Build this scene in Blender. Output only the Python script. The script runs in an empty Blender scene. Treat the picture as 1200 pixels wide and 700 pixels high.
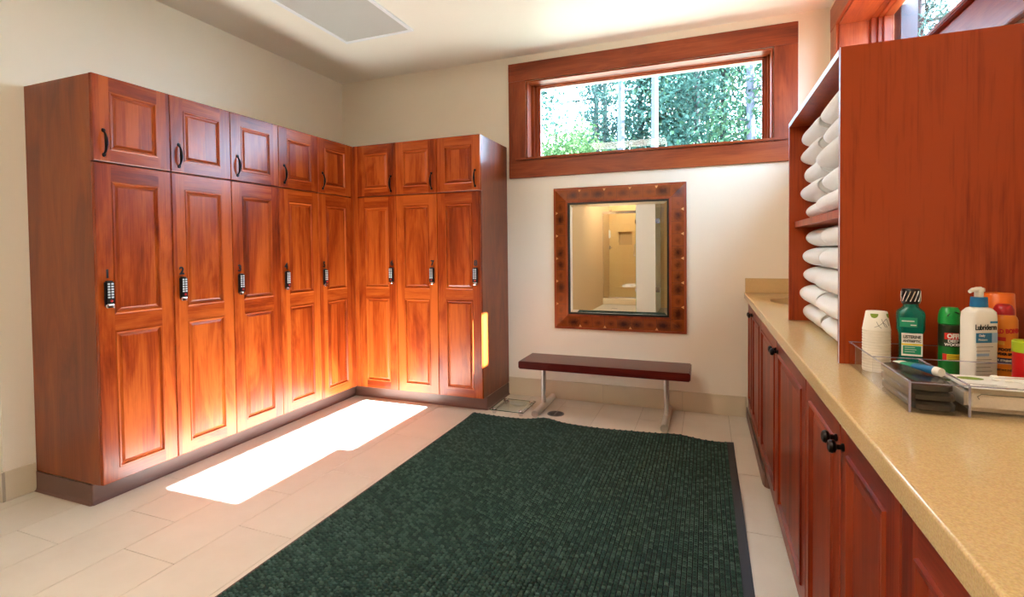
import bpy, bmesh, math, random
from mathutils import Vector, Matrix
random.seed(7)
SC = bpy.context.scene
COL = SC.collection
PI = math.pi

# ------------------------------------------------------------------ camera, sky, sun, exposure
CX, CY, CZ = 3.3245, 0.0447, 1.2504
YAW, PITCH, ROLL, FPX, PY = 0.36687, -0.02426, -0.0105, 591.58, 307.2
def setup_camera():
    cam = bpy.data.cameras.new('camera')
    ob = bpy.data.objects.new('camera', cam); COL.objects.link(ob)
    fw = Vector((-math.sin(YAW)*math.cos(PITCH), math.cos(YAW)*math.cos(PITCH), math.sin(PITCH)))
    r = Vector((math.cos(YAW), math.sin(YAW), 0)); u = r.cross(fw)
    r2 = math.cos(ROLL)*r + math.sin(ROLL)*u; u2 = -math.sin(ROLL)*r + math.cos(ROLL)*u
    m = Matrix((r2, u2, -fw)).transposed().to_4x4()
    m.translation = (CX, CY, CZ)
    ob.matrix_world = m
    cam.sensor_fit = 'HORIZONTAL'; cam.sensor_width = 36.0
    cam.lens = FPX/1200*36; cam.shift_y = -(350-PY)/1200; cam.clip_start = 0.02; cam.clip_end = 300
    SC.camera = ob
setup_camera()
SC.view_settings.view_transform = 'Standard'
SC.view_settings.look = 'None'
SC.view_settings.exposure = 1.36
SC.view_settings.gamma = 1.0
SC.view_settings.use_curve_mapping = False

SUN_SLOPE = 0.71
world = bpy.data.worlds.new('sky'); SC.world = world; world.use_nodes = True
wn = world.node_tree; wn.nodes.clear()
bg = wn.nodes.new('ShaderNodeBackground'); bg.inputs['Strength'].default_value = 12.0
bg.inputs['Color'].default_value = (0.52, 0.76, 1.05, 1)      # even, bright hazy blue sky
wo = wn.nodes.new('ShaderNodeOutputWorld')
wn.links.new(bg.outputs[0], wo.inputs[0])

sl = bpy.data.lights.new('sun', 'SUN'); sl.energy = 72.0; sl.angle = 0.0093; sl.color = (0.88, 1.0, 1.18)
so = bpy.data.objects.new('sun', sl); COL.objects.link(so)
so.rotation_euler = Vector((-1, -0.01, -SUN_SLOPE)).to_track_quat('-Z', 'Y').to_euler()
so.location = (12, 3, 9)

# ------------------------------------------------------------------ dimensions (metres)
D, XW, ZC = 4.1025, 4.1205, 2.889          # back wall, right wall, ceiling
LD = 0.556                                  # locker front
ZT, ZS, HT = 0.102, 1.703, 2.13             # toe top, door split, locker top
ZK = 0.92                                   # counter top

# ------------------------------------------------------------------ material helpers
MATS = {}
def new_mat(name):
    m = bpy.data.materials.new(name); m.use_nodes = True
    m.node_tree.nodes.clear(); MATS[name] = m
    return m, m.node_tree
def nd(t, typ, **kw):
    n = t.nodes.new(typ)
    for k, v in kw.items():
        if k in n.inputs: n.inputs[k].default_value = v
        else: setattr(n, k, v)
    return n
def srgb(r, g, b):
    f = lambda c: (c/255/12.92 if c/255 <= .04045 else ((c/255+.055)/1.055)**2.4)
    return (f(r), f(g), f(b), 1)
def out(t, sh):
    o = t.nodes.new('ShaderNodeOutputMaterial'); t.links.new(sh.outputs[0], o.inputs[0]); return o
def plain(name, col, rough=.5, metal=0., noise=0.05, nscale=30, bump=0., spec=.5, **extra):
    """plain procedural material: base colour broken up by noise"""
    m, t = new_mat(name)
    p = nd(t, 'ShaderNodeBsdfPrincipled', Roughness=rough, Metallic=metal)
    p.inputs['Specular IOR Level'].default_value = spec
    for k, v in extra.items(): p.inputs[k].default_value = v
    tc = nd(t, 'ShaderNodeTexCoord')
    n = nd(t, 'ShaderNodeTexNoise', Scale=nscale, Detail=4.0)
    t.links.new(tc.outputs['Object'], n.inputs['Vector'])
    mr = nd(t, 'ShaderNodeMapRange'); mr.inputs[3].default_value = 1-noise; mr.inputs[4].default_value = 1+noise
    t.links.new(n.outputs[0], mr.inputs[0])
    mx = nd(t, 'ShaderNodeMix', data_type='RGBA', blend_type='MULTIPLY'); mx.inputs[0].default_value = 1
    mx.inputs[6].default_value = col; t.links.new(mr.outputs[0], mx.inputs[7])
    t.links.new(mx.outputs[2], p.inputs['Base Color'])
    if bump:
        b = nd(t, 'ShaderNodeBump', Strength=bump, Distance=0.01)
        t.links.new(n.outputs[0], b.inputs['Height']); t.links.new(b.outputs[0], p.inputs['Normal'])
    out(t, p); return m

def wood(name, dark, mid, light, rough=.3, strip=.065, tone=.22, fine=.35, coat=.0, spec=.32):
    m, t = new_mat(name); L = t.links
    tc = nd(t, 'ShaderNodeTexCoord'); oi = nd(t, 'ShaderNodeObjectInfo')
    at = nd(t, 'ShaderNodeAttribute'); at.attribute_name = 'grain'
    sp = nd(t, 'ShaderNodeSeparateXYZ'); L.new(tc.outputs['Object'], sp.inputs[0])
    sw = nd(t, 'ShaderNodeCombineXYZ')     # swapped: grain along local x
    L.new(sp.outputs[2], sw.inputs[0]); L.new(sp.outputs[1], sw.inputs[1]); L.new(sp.outputs[0], sw.inputs[2])
    mv = nd(t, 'ShaderNodeMix', data_type='VECTOR'); L.new(at.outputs['Fac'], mv.inputs[0])
    L.new(tc.outputs['Object'], mv.inputs[4]); L.new(sw.outputs[0], mv.inputs[5])
    rnd = nd(t, 'ShaderNodeMath', operation='MULTIPLY'); L.new(oi.outputs['Random'], rnd.inputs[0]); rnd.inputs[1].default_value = 37.0
    ad = nd(t, 'ShaderNodeVectorMath', operation='ADD'); L.new(mv.outputs[1], ad.inputs[0]); L.new(rnd.outputs[0], ad.inputs[1])
    # large figure
    m1 = nd(t, 'ShaderNodeMapping'); m1.inputs['Scale'].default_value = (7, 7, 1.3); L.new(ad.outputs[0], m1.inputs[0])
    n1 = nd(t, 'ShaderNodeTexNoise', Scale=1.0, Detail=5.0, Roughness=.6, Distortion=1.2); L.new(m1.outputs[0], n1.inputs['Vector'])
    # fine grain
    m2 = nd(t, 'ShaderNodeMapping'); m2.inputs['Scale'].default_value = (150, 150, 5); L.new(ad.outputs[0], m2.inputs[0])
    n2 = nd(t, 'ShaderNodeTexNoise', Scale=1.0, Detail=3.0); L.new(m2.outputs[0], n2.inputs['Vector'])
    # glued-up boards
    s3 = nd(t, 'ShaderNodeSeparateXYZ'); L.new(ad.outputs[0], s3.inputs[0])
    dv = nd(t, 'ShaderNodeMath', operation='DIVIDE'); L.new(s3.outputs[0], dv.inputs[0]); dv.inputs[1].default_value = strip
    fl = nd(t, 'ShaderNodeMath', operation='FLOOR'); L.new(dv.outputs[0], fl.inputs[0])
    wnz = nd(t, 'ShaderNodeTexWhiteNoise', noise_dimensions='1D'); L.new(fl.outputs[0], wnz.inputs['W'])
    mf = nd(t, 'ShaderNodeMath', operation='MULTIPLY_ADD'); L.new(n2.outputs[0], mf.inputs[0]); mf.inputs[1].default_value = fine; L.new(n1.outputs[0], mf.inputs[2])
    ms = nd(t, 'ShaderNodeMath', operation='MULTIPLY_ADD'); L.new(wnz.outputs[0], ms.inputs[0]); ms.inputs[1].default_value = tone; L.new(mf.outputs[0], ms.inputs[2])
    mo = nd(t, 'ShaderNodeMath', operation='MULTIPLY_ADD'); L.new(oi.outputs['Random'], mo.inputs[0]); mo.inputs[1].default_value = .10; L.new(ms.outputs[0], mo.inputs[2])
    cr = nd(t, 'ShaderNodeValToRGB'); L.new(mo.outputs[0], cr.inputs[0])
    e = cr.color_ramp.elements; e[0].position = .44; e[0].color = dark; e[1].position = 1.06; e[1].color = light
    k = cr.color_ramp.elements.new(.72); k.color = mid
    p = nd(t, 'ShaderNodeBsdfPrincipled', Roughness=rough); L.new(cr.outputs[0], p.inputs['Base Color'])
    p.inputs['Specular IOR Level'].default_value = spec
    p.inputs['Coat Weight'].default_value = coat; p.inputs['Coat Roughness'].default_value = .12
    b = nd(t, 'ShaderNodeBump', Strength=.08, Distance=.004); L.new(n2.outputs[0], b.inputs['Height']); L.new(b.outputs[0], p.inputs['Normal'])
    out(t, p); return m

def clear(name, tint, ior=1.45, rough=0.0, boost=1.0):
    """thin clear sheet: transparent body with a Fresnel gloss"""
    m, t = new_mat(name)
    tr = nd(t, 'ShaderNodeBsdfTransparent', Color=tint); g = nd(t, 'ShaderNodeBsdfGlossy', Roughness=rough)
    fr = nd(t, 'ShaderNodeFresnel', IOR=ior)
    geo = nd(t, 'ShaderNodeNewGeometry')
    # a sheet has two faces: only the outer side of each face reflects
    inv = nd(t, 'ShaderNodeMath', operation='SUBTRACT'); inv.inputs[0].default_value = boost; t.links.new(geo.outputs['Backfacing'], inv.inputs[1])
    mm = nd(t, 'ShaderNodeMath', operation='MULTIPLY', use_clamp=True); t.links.new(fr.outputs[0], mm.inputs[0]); t.links.new(inv.outputs[0], mm.inputs[1])
    mx = nd(t, 'ShaderNodeMixShader'); t.links.new(mm.outputs[0], mx.inputs[0]); t.links.new(tr.outputs[0], mx.inputs[1]); t.links.new(g.outputs[0], mx.inputs[2])
    out(t, mx); return m
def emit(name, col, strength):
    m, t = new_mat(name); e = nd(t, 'ShaderNodeEmission', Color=col, Strength=strength); out(t, e); return m

# ------------------------------------------------------------------ materials
plain('paint', srgb(240, 230, 210), .55, noise=.015, nscale=6)
plain('ceiling_paint', srgb(242, 236, 222), .42, noise=.012, nscale=5)
wood('cherry', srgb(78, 22, 5), srgb(140, 52, 15), srgb(182, 86, 30), .26, spec=.42)
wood('cherry_panel', srgb(96, 36, 9), srgb(132, 58, 18), srgb(160, 80, 28), .30, spec=.55, strip=.19, tone=.12, fine=.2)
wood('cherry_tower', srgb(78, 20, 4), srgb(132, 44, 12), srgb(164, 64, 20), .36, strip=.4, tone=.05, fine=.75)
wood('cherry_trim', srgb(92, 32, 12), srgb(140, 60, 26), srgb(170, 86, 42), .32, strip=.4, tone=.05)
wood('cherry_vanity', srgb(64, 16, 7), srgb(114, 32, 12), srgb(152, 58, 22), .34)
wood('bench_wood', srgb(48, 8, 8), srgb(84, 20, 16), srgb(110, 34, 24), .22, tone=.05)
plain('highlight_pale', srgb(206, 214, 226), .3)
plain('dark_gap', srgb(30, 12, 8), .8)
plain('vinyl_base', srgb(104, 70, 58), .42, noise=.06)
plain('bronze', srgb(28, 22, 20), .32, .85, noise=.2, nscale=80)
plain('black_plastic', srgb(14, 14, 16), .3)
plain('black_print', srgb(8, 8, 8), .6)
plain('chrome', srgb(225, 225, 228), .12, 1.0, noise=.02)
plain('satin_steel', srgb(222, 220, 216), .38, 1.0, noise=.04, nscale=60)
plain('button_grey', srgb(205, 215, 218), .35)
plain('red_plastic', srgb(190, 20, 22), .35)
plain('grout', srgb(172, 158, 138), .9)
plain('white_trim', srgb(236, 238, 240), .4, noise=.01)
plain('black_lip', srgb(12, 12, 12), .35)
plain('inlay_wood', srgb(222, 160, 90), .35, noise=.1)
plain('glass_edge', srgb(52, 84, 70), .15)
plain('rubber', srgb(34, 30, 30), .6, noise=.15)
plain('mat_edge', srgb(92, 62, 56), .7)
plain('mirror_glass', srgb(238, 238, 234), .0, 1.0, noise=.0)
plain('towel_white', srgb(244, 240, 232), .95, noise=.05, nscale=260, bump=.6)
plain('shower_tile', srgb(216, 180, 122), .35, noise=.05, nscale=3)
plain('shower_grout', srgb(196, 164, 118), .8)
plain('shower_pan', srgb(226, 206, 168), .5)
plain('partition_white', srgb(236, 232, 222), .5, noise=.01)
plain('bark_grey', srgb(44, 38, 38), .9, noise=.4, nscale=9, bump=.5)
plain('bark_pale', srgb(58, 58, 66), .8, noise=.2, nscale=7, bump=.3)
plain('grass', srgb(112, 112, 92), .95, noise=.3, nscale=2)
plain('cup_paper', srgb(238, 232, 218), .7, noise=.02)
plain('white_plastic', srgb(240, 236, 226), .35, noise=.01)
plain('blue_plastic', srgb(24, 110, 160), .35)
plain('label_blue', srgb(40, 132, 180), .4)
plain('label_pale_blue', srgb(168, 200, 226), .4)
plain('label_white', srgb(240, 240, 234), .45)
plain('label_green', srgb(20, 150, 110), .45)
plain('label_yellow', srgb(244, 214, 40), .45)
plain('label_red', srgb(214, 40, 28), .45)
plain('label_gold', srgb(232, 170, 60), .4)
plain('label_navy', srgb(22, 30, 84), .45)
plain('green_cap', srgb(18, 150, 62), .35)
plain('green_can', srgb(20, 120, 46), .3)
plain('can_camo', srgb(30, 44, 26), .3, noise=.9, nscale=55)
plain('can_gold', srgb(226, 128, 20), .3, noise=.06)
plain('orange_plastic', srgb(236, 110, 24), .35)
plain('cap_red', srgb(176, 16, 22), .35)
plain('can_red', srgb(196, 22, 26), .3)
plain('lime_plastic', srgb(168, 190, 40), .35)
plain('leaf_print', srgb(122, 150, 40), .6)
plain('line_print', srgb(110, 108, 96), .6)
plain('dark_pouch', srgb(40, 34, 30), .22, noise=.3, nscale=50)
plain('swab_paper', srgb(222, 208, 184), .8, noise=.12, nscale=200)
plain('cotton', srgb(246, 242, 232), .95)
plain('sink_china', srgb(150, 130, 100), .3)
plain('drain_metal', srgb(120, 116, 110), .4, .9, noise=.2)
plain('diffuser_off', srgb(196, 196, 190), .5, noise=.05, nscale=300, bump=.4)
plain('liquid_green', srgb(0, 150, 128), .06, noise=.02, **{'Transmission Weight': .55})
clear('window_glass', (.97, .985, .98, 1))
clear('shower_glass', (.95, .97, .94, 1))
clear('scale_glass', (.94, .975, .955, 1))
clear('acrylic', (.985, .98, .985, 1), 1.49, .02, 1.0)
plain('acrylic_rim', srgb(200, 196, 214), .15, noise=.02, **{'Transmission Weight': .55})
clear('tube_clear', (.75, .95, .85, 1))
emit('lamp_diffuser', (1.0, .92, .80, 1), 9.0)

def floor_tile_mat():
    m, t = new_mat('floor_tile'); L = t.links
    tc = nd(t, 'ShaderNodeTexCoord'); oi = nd(t, 'ShaderNodeObjectInfo')
    ad = nd(t, 'ShaderNodeVectorMath', operation='ADD'); L.new(tc.outputs['Object'], ad.inputs[0])
    k = nd(t, 'ShaderNodeMath', operation='MULTIPLY'); L.new(oi.outputs['Random'], k.inputs[0]); k.inputs[1].default_value = 20; L.new(k.outputs[0], ad.inputs[1])
    n = nd(t, 'ShaderNodeTexNoise', Scale=5.0, Detail=6.0, Roughness=.6); L.new(ad.outputs[0], n.inputs['Vector'])
    cr = nd(t, 'ShaderNodeValToRGB'); L.new(n.outputs[0], cr.inputs[0])
    cr.color_ramp.elements[0].position = .3; cr.color_ramp.elements[0].color = srgb(208, 194, 174)
    cr.color_ramp.elements[1].position = .75; cr.color_ramp.elements[1].color = srgb(216, 203, 184)
    hv = nd(t, 'ShaderNodeHueSaturation'); L.new(cr.outputs[0], hv.inputs['Color'])
    v = nd(t, 'ShaderNodeMapRange'); L.new(oi.outputs['Random'], v.inputs[0]); v.inputs[3].default_value = .98; v.inputs[4].default_value = 1.02; L.new(v.outputs[0], hv.inputs['Value'])
    p = nd(t, 'ShaderNodeBsdfPrincipled', Roughness=.38); L.new(hv.outputs[0], p.inputs['Base Color']); out(t, p)
    # the skirting tiles: the same stone, a little darker
    m2 = plain('skirting_tile', srgb(214, 198, 170), .4, noise=.06, nscale=6)
floor_tile_mat()

def quartz_mat():
    m, t = new_mat('quartz'); L = t.links
    tc = nd(t, 'ShaderNodeTexCoord')
    v = nd(t, 'ShaderNodeTexVoronoi', Scale=420.0); L.new(tc.outputs['Object'], v.inputs['Vector'])
    n = nd(t, 'ShaderNodeTexNoise', Scale=320.0, Detail=3.0); L.new(tc.outputs['Object'], n.inputs['Vector'])
    cr = nd(t, 'ShaderNodeValToRGB'); L.new(n.outputs[0], cr.inputs[0])
    cr.color_ramp.elements[0].position = .35; cr.color_ramp.elements[0].color = srgb(200, 168, 116)
    cr.color_ramp.elements[1].position = .62; cr.color_ramp.elements[1].color = srgb(216, 186, 132)
    mx = nd(t, 'ShaderNodeMix', data_type='RGBA', blend_type='MIX'); L.new(v.outputs['Color'], mx.inputs[7]); L.new(cr.outputs[0], mx.inputs[6]); mx.inputs[0].default_value = .04
    p = nd(t, 'ShaderNodeBsdfPrincipled', Roughness=.12); L.new(mx.outputs[2], p.inputs['Base Color']); out(t, p)
quartz_mat()

def burl_mat():
    m, t = new_mat('burl'); L = t.links
    tc = nd(t, 'ShaderNodeTexCoord'); oi = nd(t, 'ShaderNodeObjectInfo')
    n = nd(t, 'ShaderNodeTexNoise', Scale=30.0, Detail=5.0, Distortion=2.0); L.new(tc.outputs['Object'], n.inputs['Vector'])
    sb = nd(t, 'ShaderNodeVectorMath', operation='DISTANCE'); L.new(tc.outputs['Generated'], sb.inputs[0]); sb.inputs[1].default_value = (.5, .5, .45)
    k = nd(t, 'ShaderNodeMath', operation='MULTIPLY_ADD'); L.new(n.outputs[0], k.inputs[0]); k.inputs[1].default_value = .5; L.new(sb.outputs['Value'], k.inputs[2])
    k2 = nd(t, 'ShaderNodeMath', operation='MULTIPLY_ADD'); L.new(oi.outputs['Random'], k2.inputs[0]); k2.inputs[1].default_value = .5; L.new(k.outputs[0], k2.inputs[2])
    cr = nd(t, 'ShaderNodeValToRGB'); L.new(k2.outputs[0], cr.inputs[0])
    e = cr.color_ramp.elements; e[0].position = .42; e[0].color = srgb(62, 24, 10); e[1].position = 1.25; e[1].color = srgb(140, 68, 28)
    p = nd(t, 'ShaderNodeBsdfPrincipled', Roughness=.25); L.new(cr.outputs[0], p.inputs['Base Color']); out(t, p)
burl_mat()

def mat_pile():
    m, t = new_mat('green_pile'); L = t.links
    ge = nd(t, 'ShaderNodeNewGeometry')           # every nub has its own yarn tone
    cr = nd(t, 'ShaderNodeValToRGB'); L.new(ge.outputs['Random Per Island'], cr.inputs[0])
    e = cr.color_ramp.elements; e[0].position = 0; e[0].color = srgb(30, 54, 46); e[1].position = 1; e[1].color = srgb(68, 92, 80)
    k = cr.color_ramp.elements.new(.55); k.color = srgb(42, 70, 60)
    p = nd(t, 'ShaderNodeBsdfPrincipled', Roughness=.95); L.new(cr.outputs[0], p.inputs['Base Color']); out(t, p)
mat_pile()
plain('mat_ground', srgb(8, 14, 12), .95, noise=.3)

def leaf_mat(name, a, b):
    m, t = new_mat(name); L = t.links
    oi = nd(t, 'ShaderNodeNewGeometry')
    cr = nd(t, 'ShaderNodeValToRGB'); L.new(oi.outputs['Random Per Island'], cr.inputs[0])
    cr.color_ramp.elements[0].color = a; cr.color_ramp.elements[1].color = b
    d = nd(t, 'ShaderNodeBsdfDiffuse'); tl = nd(t, 'ShaderNodeBsdfTranslucent')
    L.new(cr.outputs[0], d.inputs[0]); L.new(cr.outputs[0], tl.inputs[0])
    mx = nd(t, 'ShaderNodeMixShader'); mx.inputs[0].default_value = .45; L.new(d.outputs[0], mx.inputs[1]); L.new(tl.outputs[0], mx.inputs[2]); out(t, mx)
leaf_mat('leaf_green', srgb(36, 62, 46), srgb(78, 102, 74))
leaf_mat('leaf_teal', srgb(34, 60, 53), srgb(68, 94, 83))
leaf_mat('leaf_light', srgb(56, 80, 44), srgb(96, 118, 74))
leaf_mat('needle', srgb(32, 53, 49), srgb(64, 86, 78))

# ------------------------------------------------------------------ mesh helpers
class MB:
    def __init__(s): s.v = []; s.f = []; s.g = []
    def face(s, pts, g=0.):
        i = len(s.v); s.v += [tuple(p) for p in pts]; s.f.append(tuple(range(i, i+len(pts)))); s.g.append(g)
    def box(s, x0, x1, y0, y1, z0, z1, g=0., ch=0.):
        """box; ch chamfers all edges"""
        if ch <= 0:
            i = len(s.v)
            s.v += [(x, y, z) for z in (z0, z1) for y in (y0, y1) for x in (x0, x1)]
            for q in ((0,2,3,1),(4,5,7,6),(0,1,5,4),(1,3,7,5),(3,2,6,7),(2,0,4,6)):
                s.f.append(tuple(i+k for k in q)); s.g.append(g)
            return
        bm = bmesh.new(); bmesh.ops.create_cube(bm, size=1)
        for v in bm.verts:
            v.co = ((x0+x1)/2+v.co.x*(x1-x0), (y0+y1)/2+v.co.y*(y1-y0), (z0+z1)/2+v.co.z*(z1-z0))
        bmesh.ops.bevel(bm, geom=bm.edges[:], offset=ch, segments=2, affect='EDGES')
        s.add_bm(bm, g)
    def add_bm(s, bm, g=0.):
        i = len(s.v); bm.verts.index_update()
        s.v += [tuple(v.co) for v in bm.verts]
        for f in bm.faces: s.f.append(tuple(i+v.index for v in f.verts)); s.g.append(g)
        bm.free()
    def tube(s, pts, r, n=12, cap=True):
        """tube along a polyline; r a number or one radius per point"""
        pts = [Vector(p) for p in pts]; m = len(pts)
        rs = r if isinstance(r, (list, tuple)) else [r]*m
        i0 = len(s.v); up = None
        for k, p in enumerate(pts):
            t = (pts[min(k+1, m-1)]-pts[max(k-1, 0)]).normalized()
            if up is None:
                up = Vector((0,0,1)) if abs(t.z) < .9 else Vector((1,0,0))
            a = t.cross(up).normalized(); b = a.cross(t).normalized(); up = b
            for j in range(n):
                w = 2*PI*j/n; q = p+rs[k]*(math.cos(w)*a+math.sin(w)*b); s.v.append(tuple(q))
        for k in range(m-1):
            for j in range(n):
                a = i0+k*n+j; b = i0+k*n+(j+1)%n
                s.f.append((a, b, b+n, a+n)); s.g.append(0.)
        if cap:
            s.f.append(tuple(i0+j for j in reversed(range(n)))); s.g.append(0.)
            s.f.append(tuple(i0+(m-1)*n+j for j in range(n))); s.g.append(0.)
    def loft(s, prof, n=28, c=(0,0), cap0=True, cap1=True):
        """stack of superellipse rings: (z, half x, half y, exponent)"""
        i0 = len(s.v); m = len(prof)
        for (z, hx, hy, e) in prof:
            for j in range(n):
                w = 2*PI*j/n; cs, sn = math.cos(w), math.sin(w)
                s.v.append((c[0]+hx*math.copysign(abs(cs)**(2/e), cs), c[1]+hy*math.copysign(abs(sn)**(2/e), sn), z))
        for k in range(m-1):
            for j in range(n):
                a = i0+k*n+j; b = i0+k*n+(j+1)%n
                s.f.append((a, b, b+n, a+n)); s.g.append(0.)
        if cap0: s.f.append(tuple(i0+j for j in reversed(range(n)))); s.g.append(0.)
        if cap1: s.f.append(tuple(i0+(m-1)*n+j for j in range(n))); s.g.append(0.)
    def sphere(s, c, r, n=12, m=8, sq=(1,1,1)):
        prof = []
        for k in range(m+1):
            a = -PI/2+PI*k/m; prof.append((c[2]+r*sq[2]*math.sin(a), max(r*sq[0]*math.cos(a), 1e-5), max(r*sq[1]*math.cos(a), 1e-5), 2))
        s.loft(prof, n, (c[0], c[1]))
    def mesh(s, name, smooth=False):
        me = bpy.data.meshes.new(name); me.from_pydata(s.v, [], s.f)
        a = me.attributes.new('grain', 'FLOAT', 'FACE'); a.data.foreach_set('value', s.g)
        if smooth:
            me.polygons.foreach_set('use_smooth', [True]*len(me.polygons))
            try: me.set_sharp_from_angle(angle=math.radians(38))
            except Exception: pass
        me.update(); return me
    def build(s, name, mat, parent=None, smooth=False, loc=None, rotz=0):
        me = s.mesh(name, smooth); me.materials.append(MATS[mat])
        return link(name, me, parent, loc, rotz)
def link(name, me, parent=None, loc=None, rotz=0):
    o = bpy.data.objects.new(name, me); COL.objects.link(o)
    if parent is not None: o.parent = parent
    if loc: o.location = loc
    if rotz: o.rotation_euler = (0, 0, rotz)
    return o
def tag(o, label, cat=None, group=None, kind=None):
    o['label'] = label
    if cat: o['category'] = cat
    if group: o['group'] = group
    if kind: o['kind'] = kind
    return o
def thing(name, label, cat, loc=(0,0,0), rotz=0, group=None, kind=None):
    o = bpy.data.objects.new(name, None); COL.objects.link(o); o.empty_display_size = .05
    o.location = loc; o.rotation_euler = (0, 0, rotz)
    return tag(o, label, cat, group, kind)
def copy_tree(o, parent=None):
    c = o.copy(); COL.objects.link(c); c.parent = parent
    for ch in o.children: copy_tree(ch, c)
    return c
def one_box(name, mat, parent, *a, g=0., ch=0., smooth=False):
    b = MB(); b.box(*a, g=g, ch=ch); return b.build(name, mat, parent, smooth)
def text_data(txt, size, depth=.0006, align='CENTER', bold=0.0):
    cu = bpy.data.curves.new('txt', 'FONT'); cu.body = txt; cu.size = size; cu.extrude = depth
    cu.align_x = align; cu.align_y = 'CENTER'; cu.offset = bold; cu.resolution_u = 3
    o = bpy.data.objects.new('txt', cu); COL.objects.link(o)
    dg = bpy.context.evaluated_depsgraph_get()
    me = bpy.data.meshes.new_from_object(o.evaluated_get(dg))
    bpy.data.objects.remove(o); bpy.data.curves.remove(cu)
    me.materials.clear()
    return me
def text_on(name, txt, size, mat, parent, loc, bend=None, face='-y', bold=0., align='CENTER', sx=1., tilt=0.):
    """lettering on a face that looks to local -y; bend = radius of the can it wraps"""
    me = text_data(txt, size, bold=bold, align=align)
    for v in me.vertices:
        x, z, d = v.co.x*sx, v.co.y, v.co.z
        if tilt: x, z = x*math.cos(tilt)-z*math.sin(tilt), x*math.sin(tilt)+z*math.cos(tilt)
        if bend:
            w = x/bend; v.co = ((bend+d)*math.sin(w), bend-(bend+d)*math.cos(w), z)
        else: v.co = (x, -d, z)
    me.materials.append(MATS[mat])
    return link(name, me, parent, loc)
def arc_patch(r, w0, w1, z0, z1, n=14, d=.0006):
    """printed band on a can of radius r, angles measured from local -y"""
    b = MB()
    for k in range(n):
        a0 = w0+(w1-w0)*k/n; a1 = w0+(w1-w0)*(k+1)/n; R = r+d
        p = lambda a, z: (R*math.sin(a), -R*math.cos(a), z)
        b.face((p(a0, z0), p(a1, z0), p(a1, z1), p(a0, z1)))
    return b

# ================================================================== THE SETTING
TH = .30
ZF = -.12
def wall_with_hole(name, label, x0, x1, hx0, hx1, hz0, hz1, loc, rotz):
    b = MB()
    b.box(x0, hx0, 0, TH, ZF, ZC); b.box(hx1, x1, 0, TH, ZF, ZC)
    b.box(hx0, hx1, 0, TH, ZF, hz0); b.box(hx0, hx1, 0, TH, hz1, ZC)
    return tag(b.build(name, 'paint', None, loc=loc, rotz=rotz), label, 'wall', kind='structure')
WX0, WX1, WZ0, WZ1 = 1.909, 3.774, 2.02, 2.67
wall_with_hole('wall_back', 'cream painted end wall with mirror and high window', -.3, XW+TH, WX0, WX1, WZ0, WZ1, (0, D, 0), 0)
RY0, RY1 = 1.83, 3.83          # right window opening along y
wall_with_hole('wall_right', 'cream painted side wall above the long vanity counter', -D, 5.0, -RY1, -RY0, WZ0, WZ1, (XW, 0, 0), -PI/2)
def simple_wall(name, label, *a, mat='paint'):
    return tag(one_box(name, mat, None, *a), label, 'wall', kind='structure')
simple_wall('wall_left', 'cream painted wall behind the long locker row', -.3, 0, 1.48, D, ZF, ZC)
simple_wall('wall_left_return', 'cream wall stepping back before the lockers', -.9, -.6, -.8, 1.48+.0, ZF, ZC)
simple_wall('wall_left_corner', 'cream wall corner at the left picture edge', -.6, -.3, 1.48, 1.78, ZF, ZC)
simple_wall('wall_rear', 'cream wall behind the camera beside the shower passage', -.6, 1.06, -.8, -.5, ZF, ZC)
b = MB(); b.box(-1.2, XW+TH, -5.0, D+TH, ZC, ZC+.2)
tag(b.build('ceiling', 'ceiling_paint'), 'flat cream painted ceiling with recessed light panels', 'ceiling', kind='structure')

# floor: slab with long tiles laid in staggered columns
floor = tag(one_box('floor', 'grout', None, -1.2, XW+TH, -5.0, D+TH, ZF-.05, -.002), 'beige stone tiled floor with thin joints', 'floor', kind='structure')
TW, TL, GR = .3075, .612, .003
b = MB(); b.box(GR/2, TW-GR/2, GR/2, TL-GR/2, -.012, 0); tile_me = b.mesh('tile'); tile_me.materials.append(MATS['floor_tile'])
offs = {0: .118, 1: .118+.612*.0, 2: .2, 3: .19}
def floor_tiles():
    x0 = .404-TW*2
    for c in range(13):
        x = x0+c*TW
        if x > 3.72: break
        off = {2: 1.345, 3: 1.03, 4: 1.42, 5: 1.11, 6: 1.3, 7: .93}.get(c, 1.345+.31*((c*7) % 5)/2.5)
        y = off-TL*4
        while y < D:
            lo, hi = y, y+TL
            inside = hi > -.5 and x+TW > (-.6)
            if y+TL > D+.001:                  # cut piece at the wall
                q = MB(); q.box(GR/2, TW-GR/2, GR/2, D-y-.001, -.012, 0)
                if D-y > .02: q.build('tile', 'floor_tile', floor, loc=(x, y, 0))
            elif inside: link('tile', tile_me, floor, (x, y, 0))
            y += TL
floor_tiles()
# skirting tiles
def skirting(name, label, p0, length, rotz, first):
    s = tag(one_box(name, 'grout', None, 0, length, .002, .011, 0, .150), label, 'baseboard', kind='structure')
    s.location = p0; s.rotation_euler = (0, 0, rotz)
    x = 0; L = first
    while x < length-.005:
        e = min(x+L, length)
        one_box('tile', 'skirting_tile', s, x+.001, e-.001, -.003, .010, 0.001, .152, ch=.0012)
        x = e; L = .61
skirting('baseboard_back', 'beige tile skirting under the bench', (1.73, D-.0121, 0), 3.60-1.73, 0, 2.546-1.73)
skirting('baseboard_left', 'beige tile skirting before the first locker', (.0121, 1.478, 0), .13, PI/2, .2)
skirting('baseboard_corner', 'beige tile skirting at the left picture edge', (-.6, 1.4665, 0), .612, 0, .55)

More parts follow.
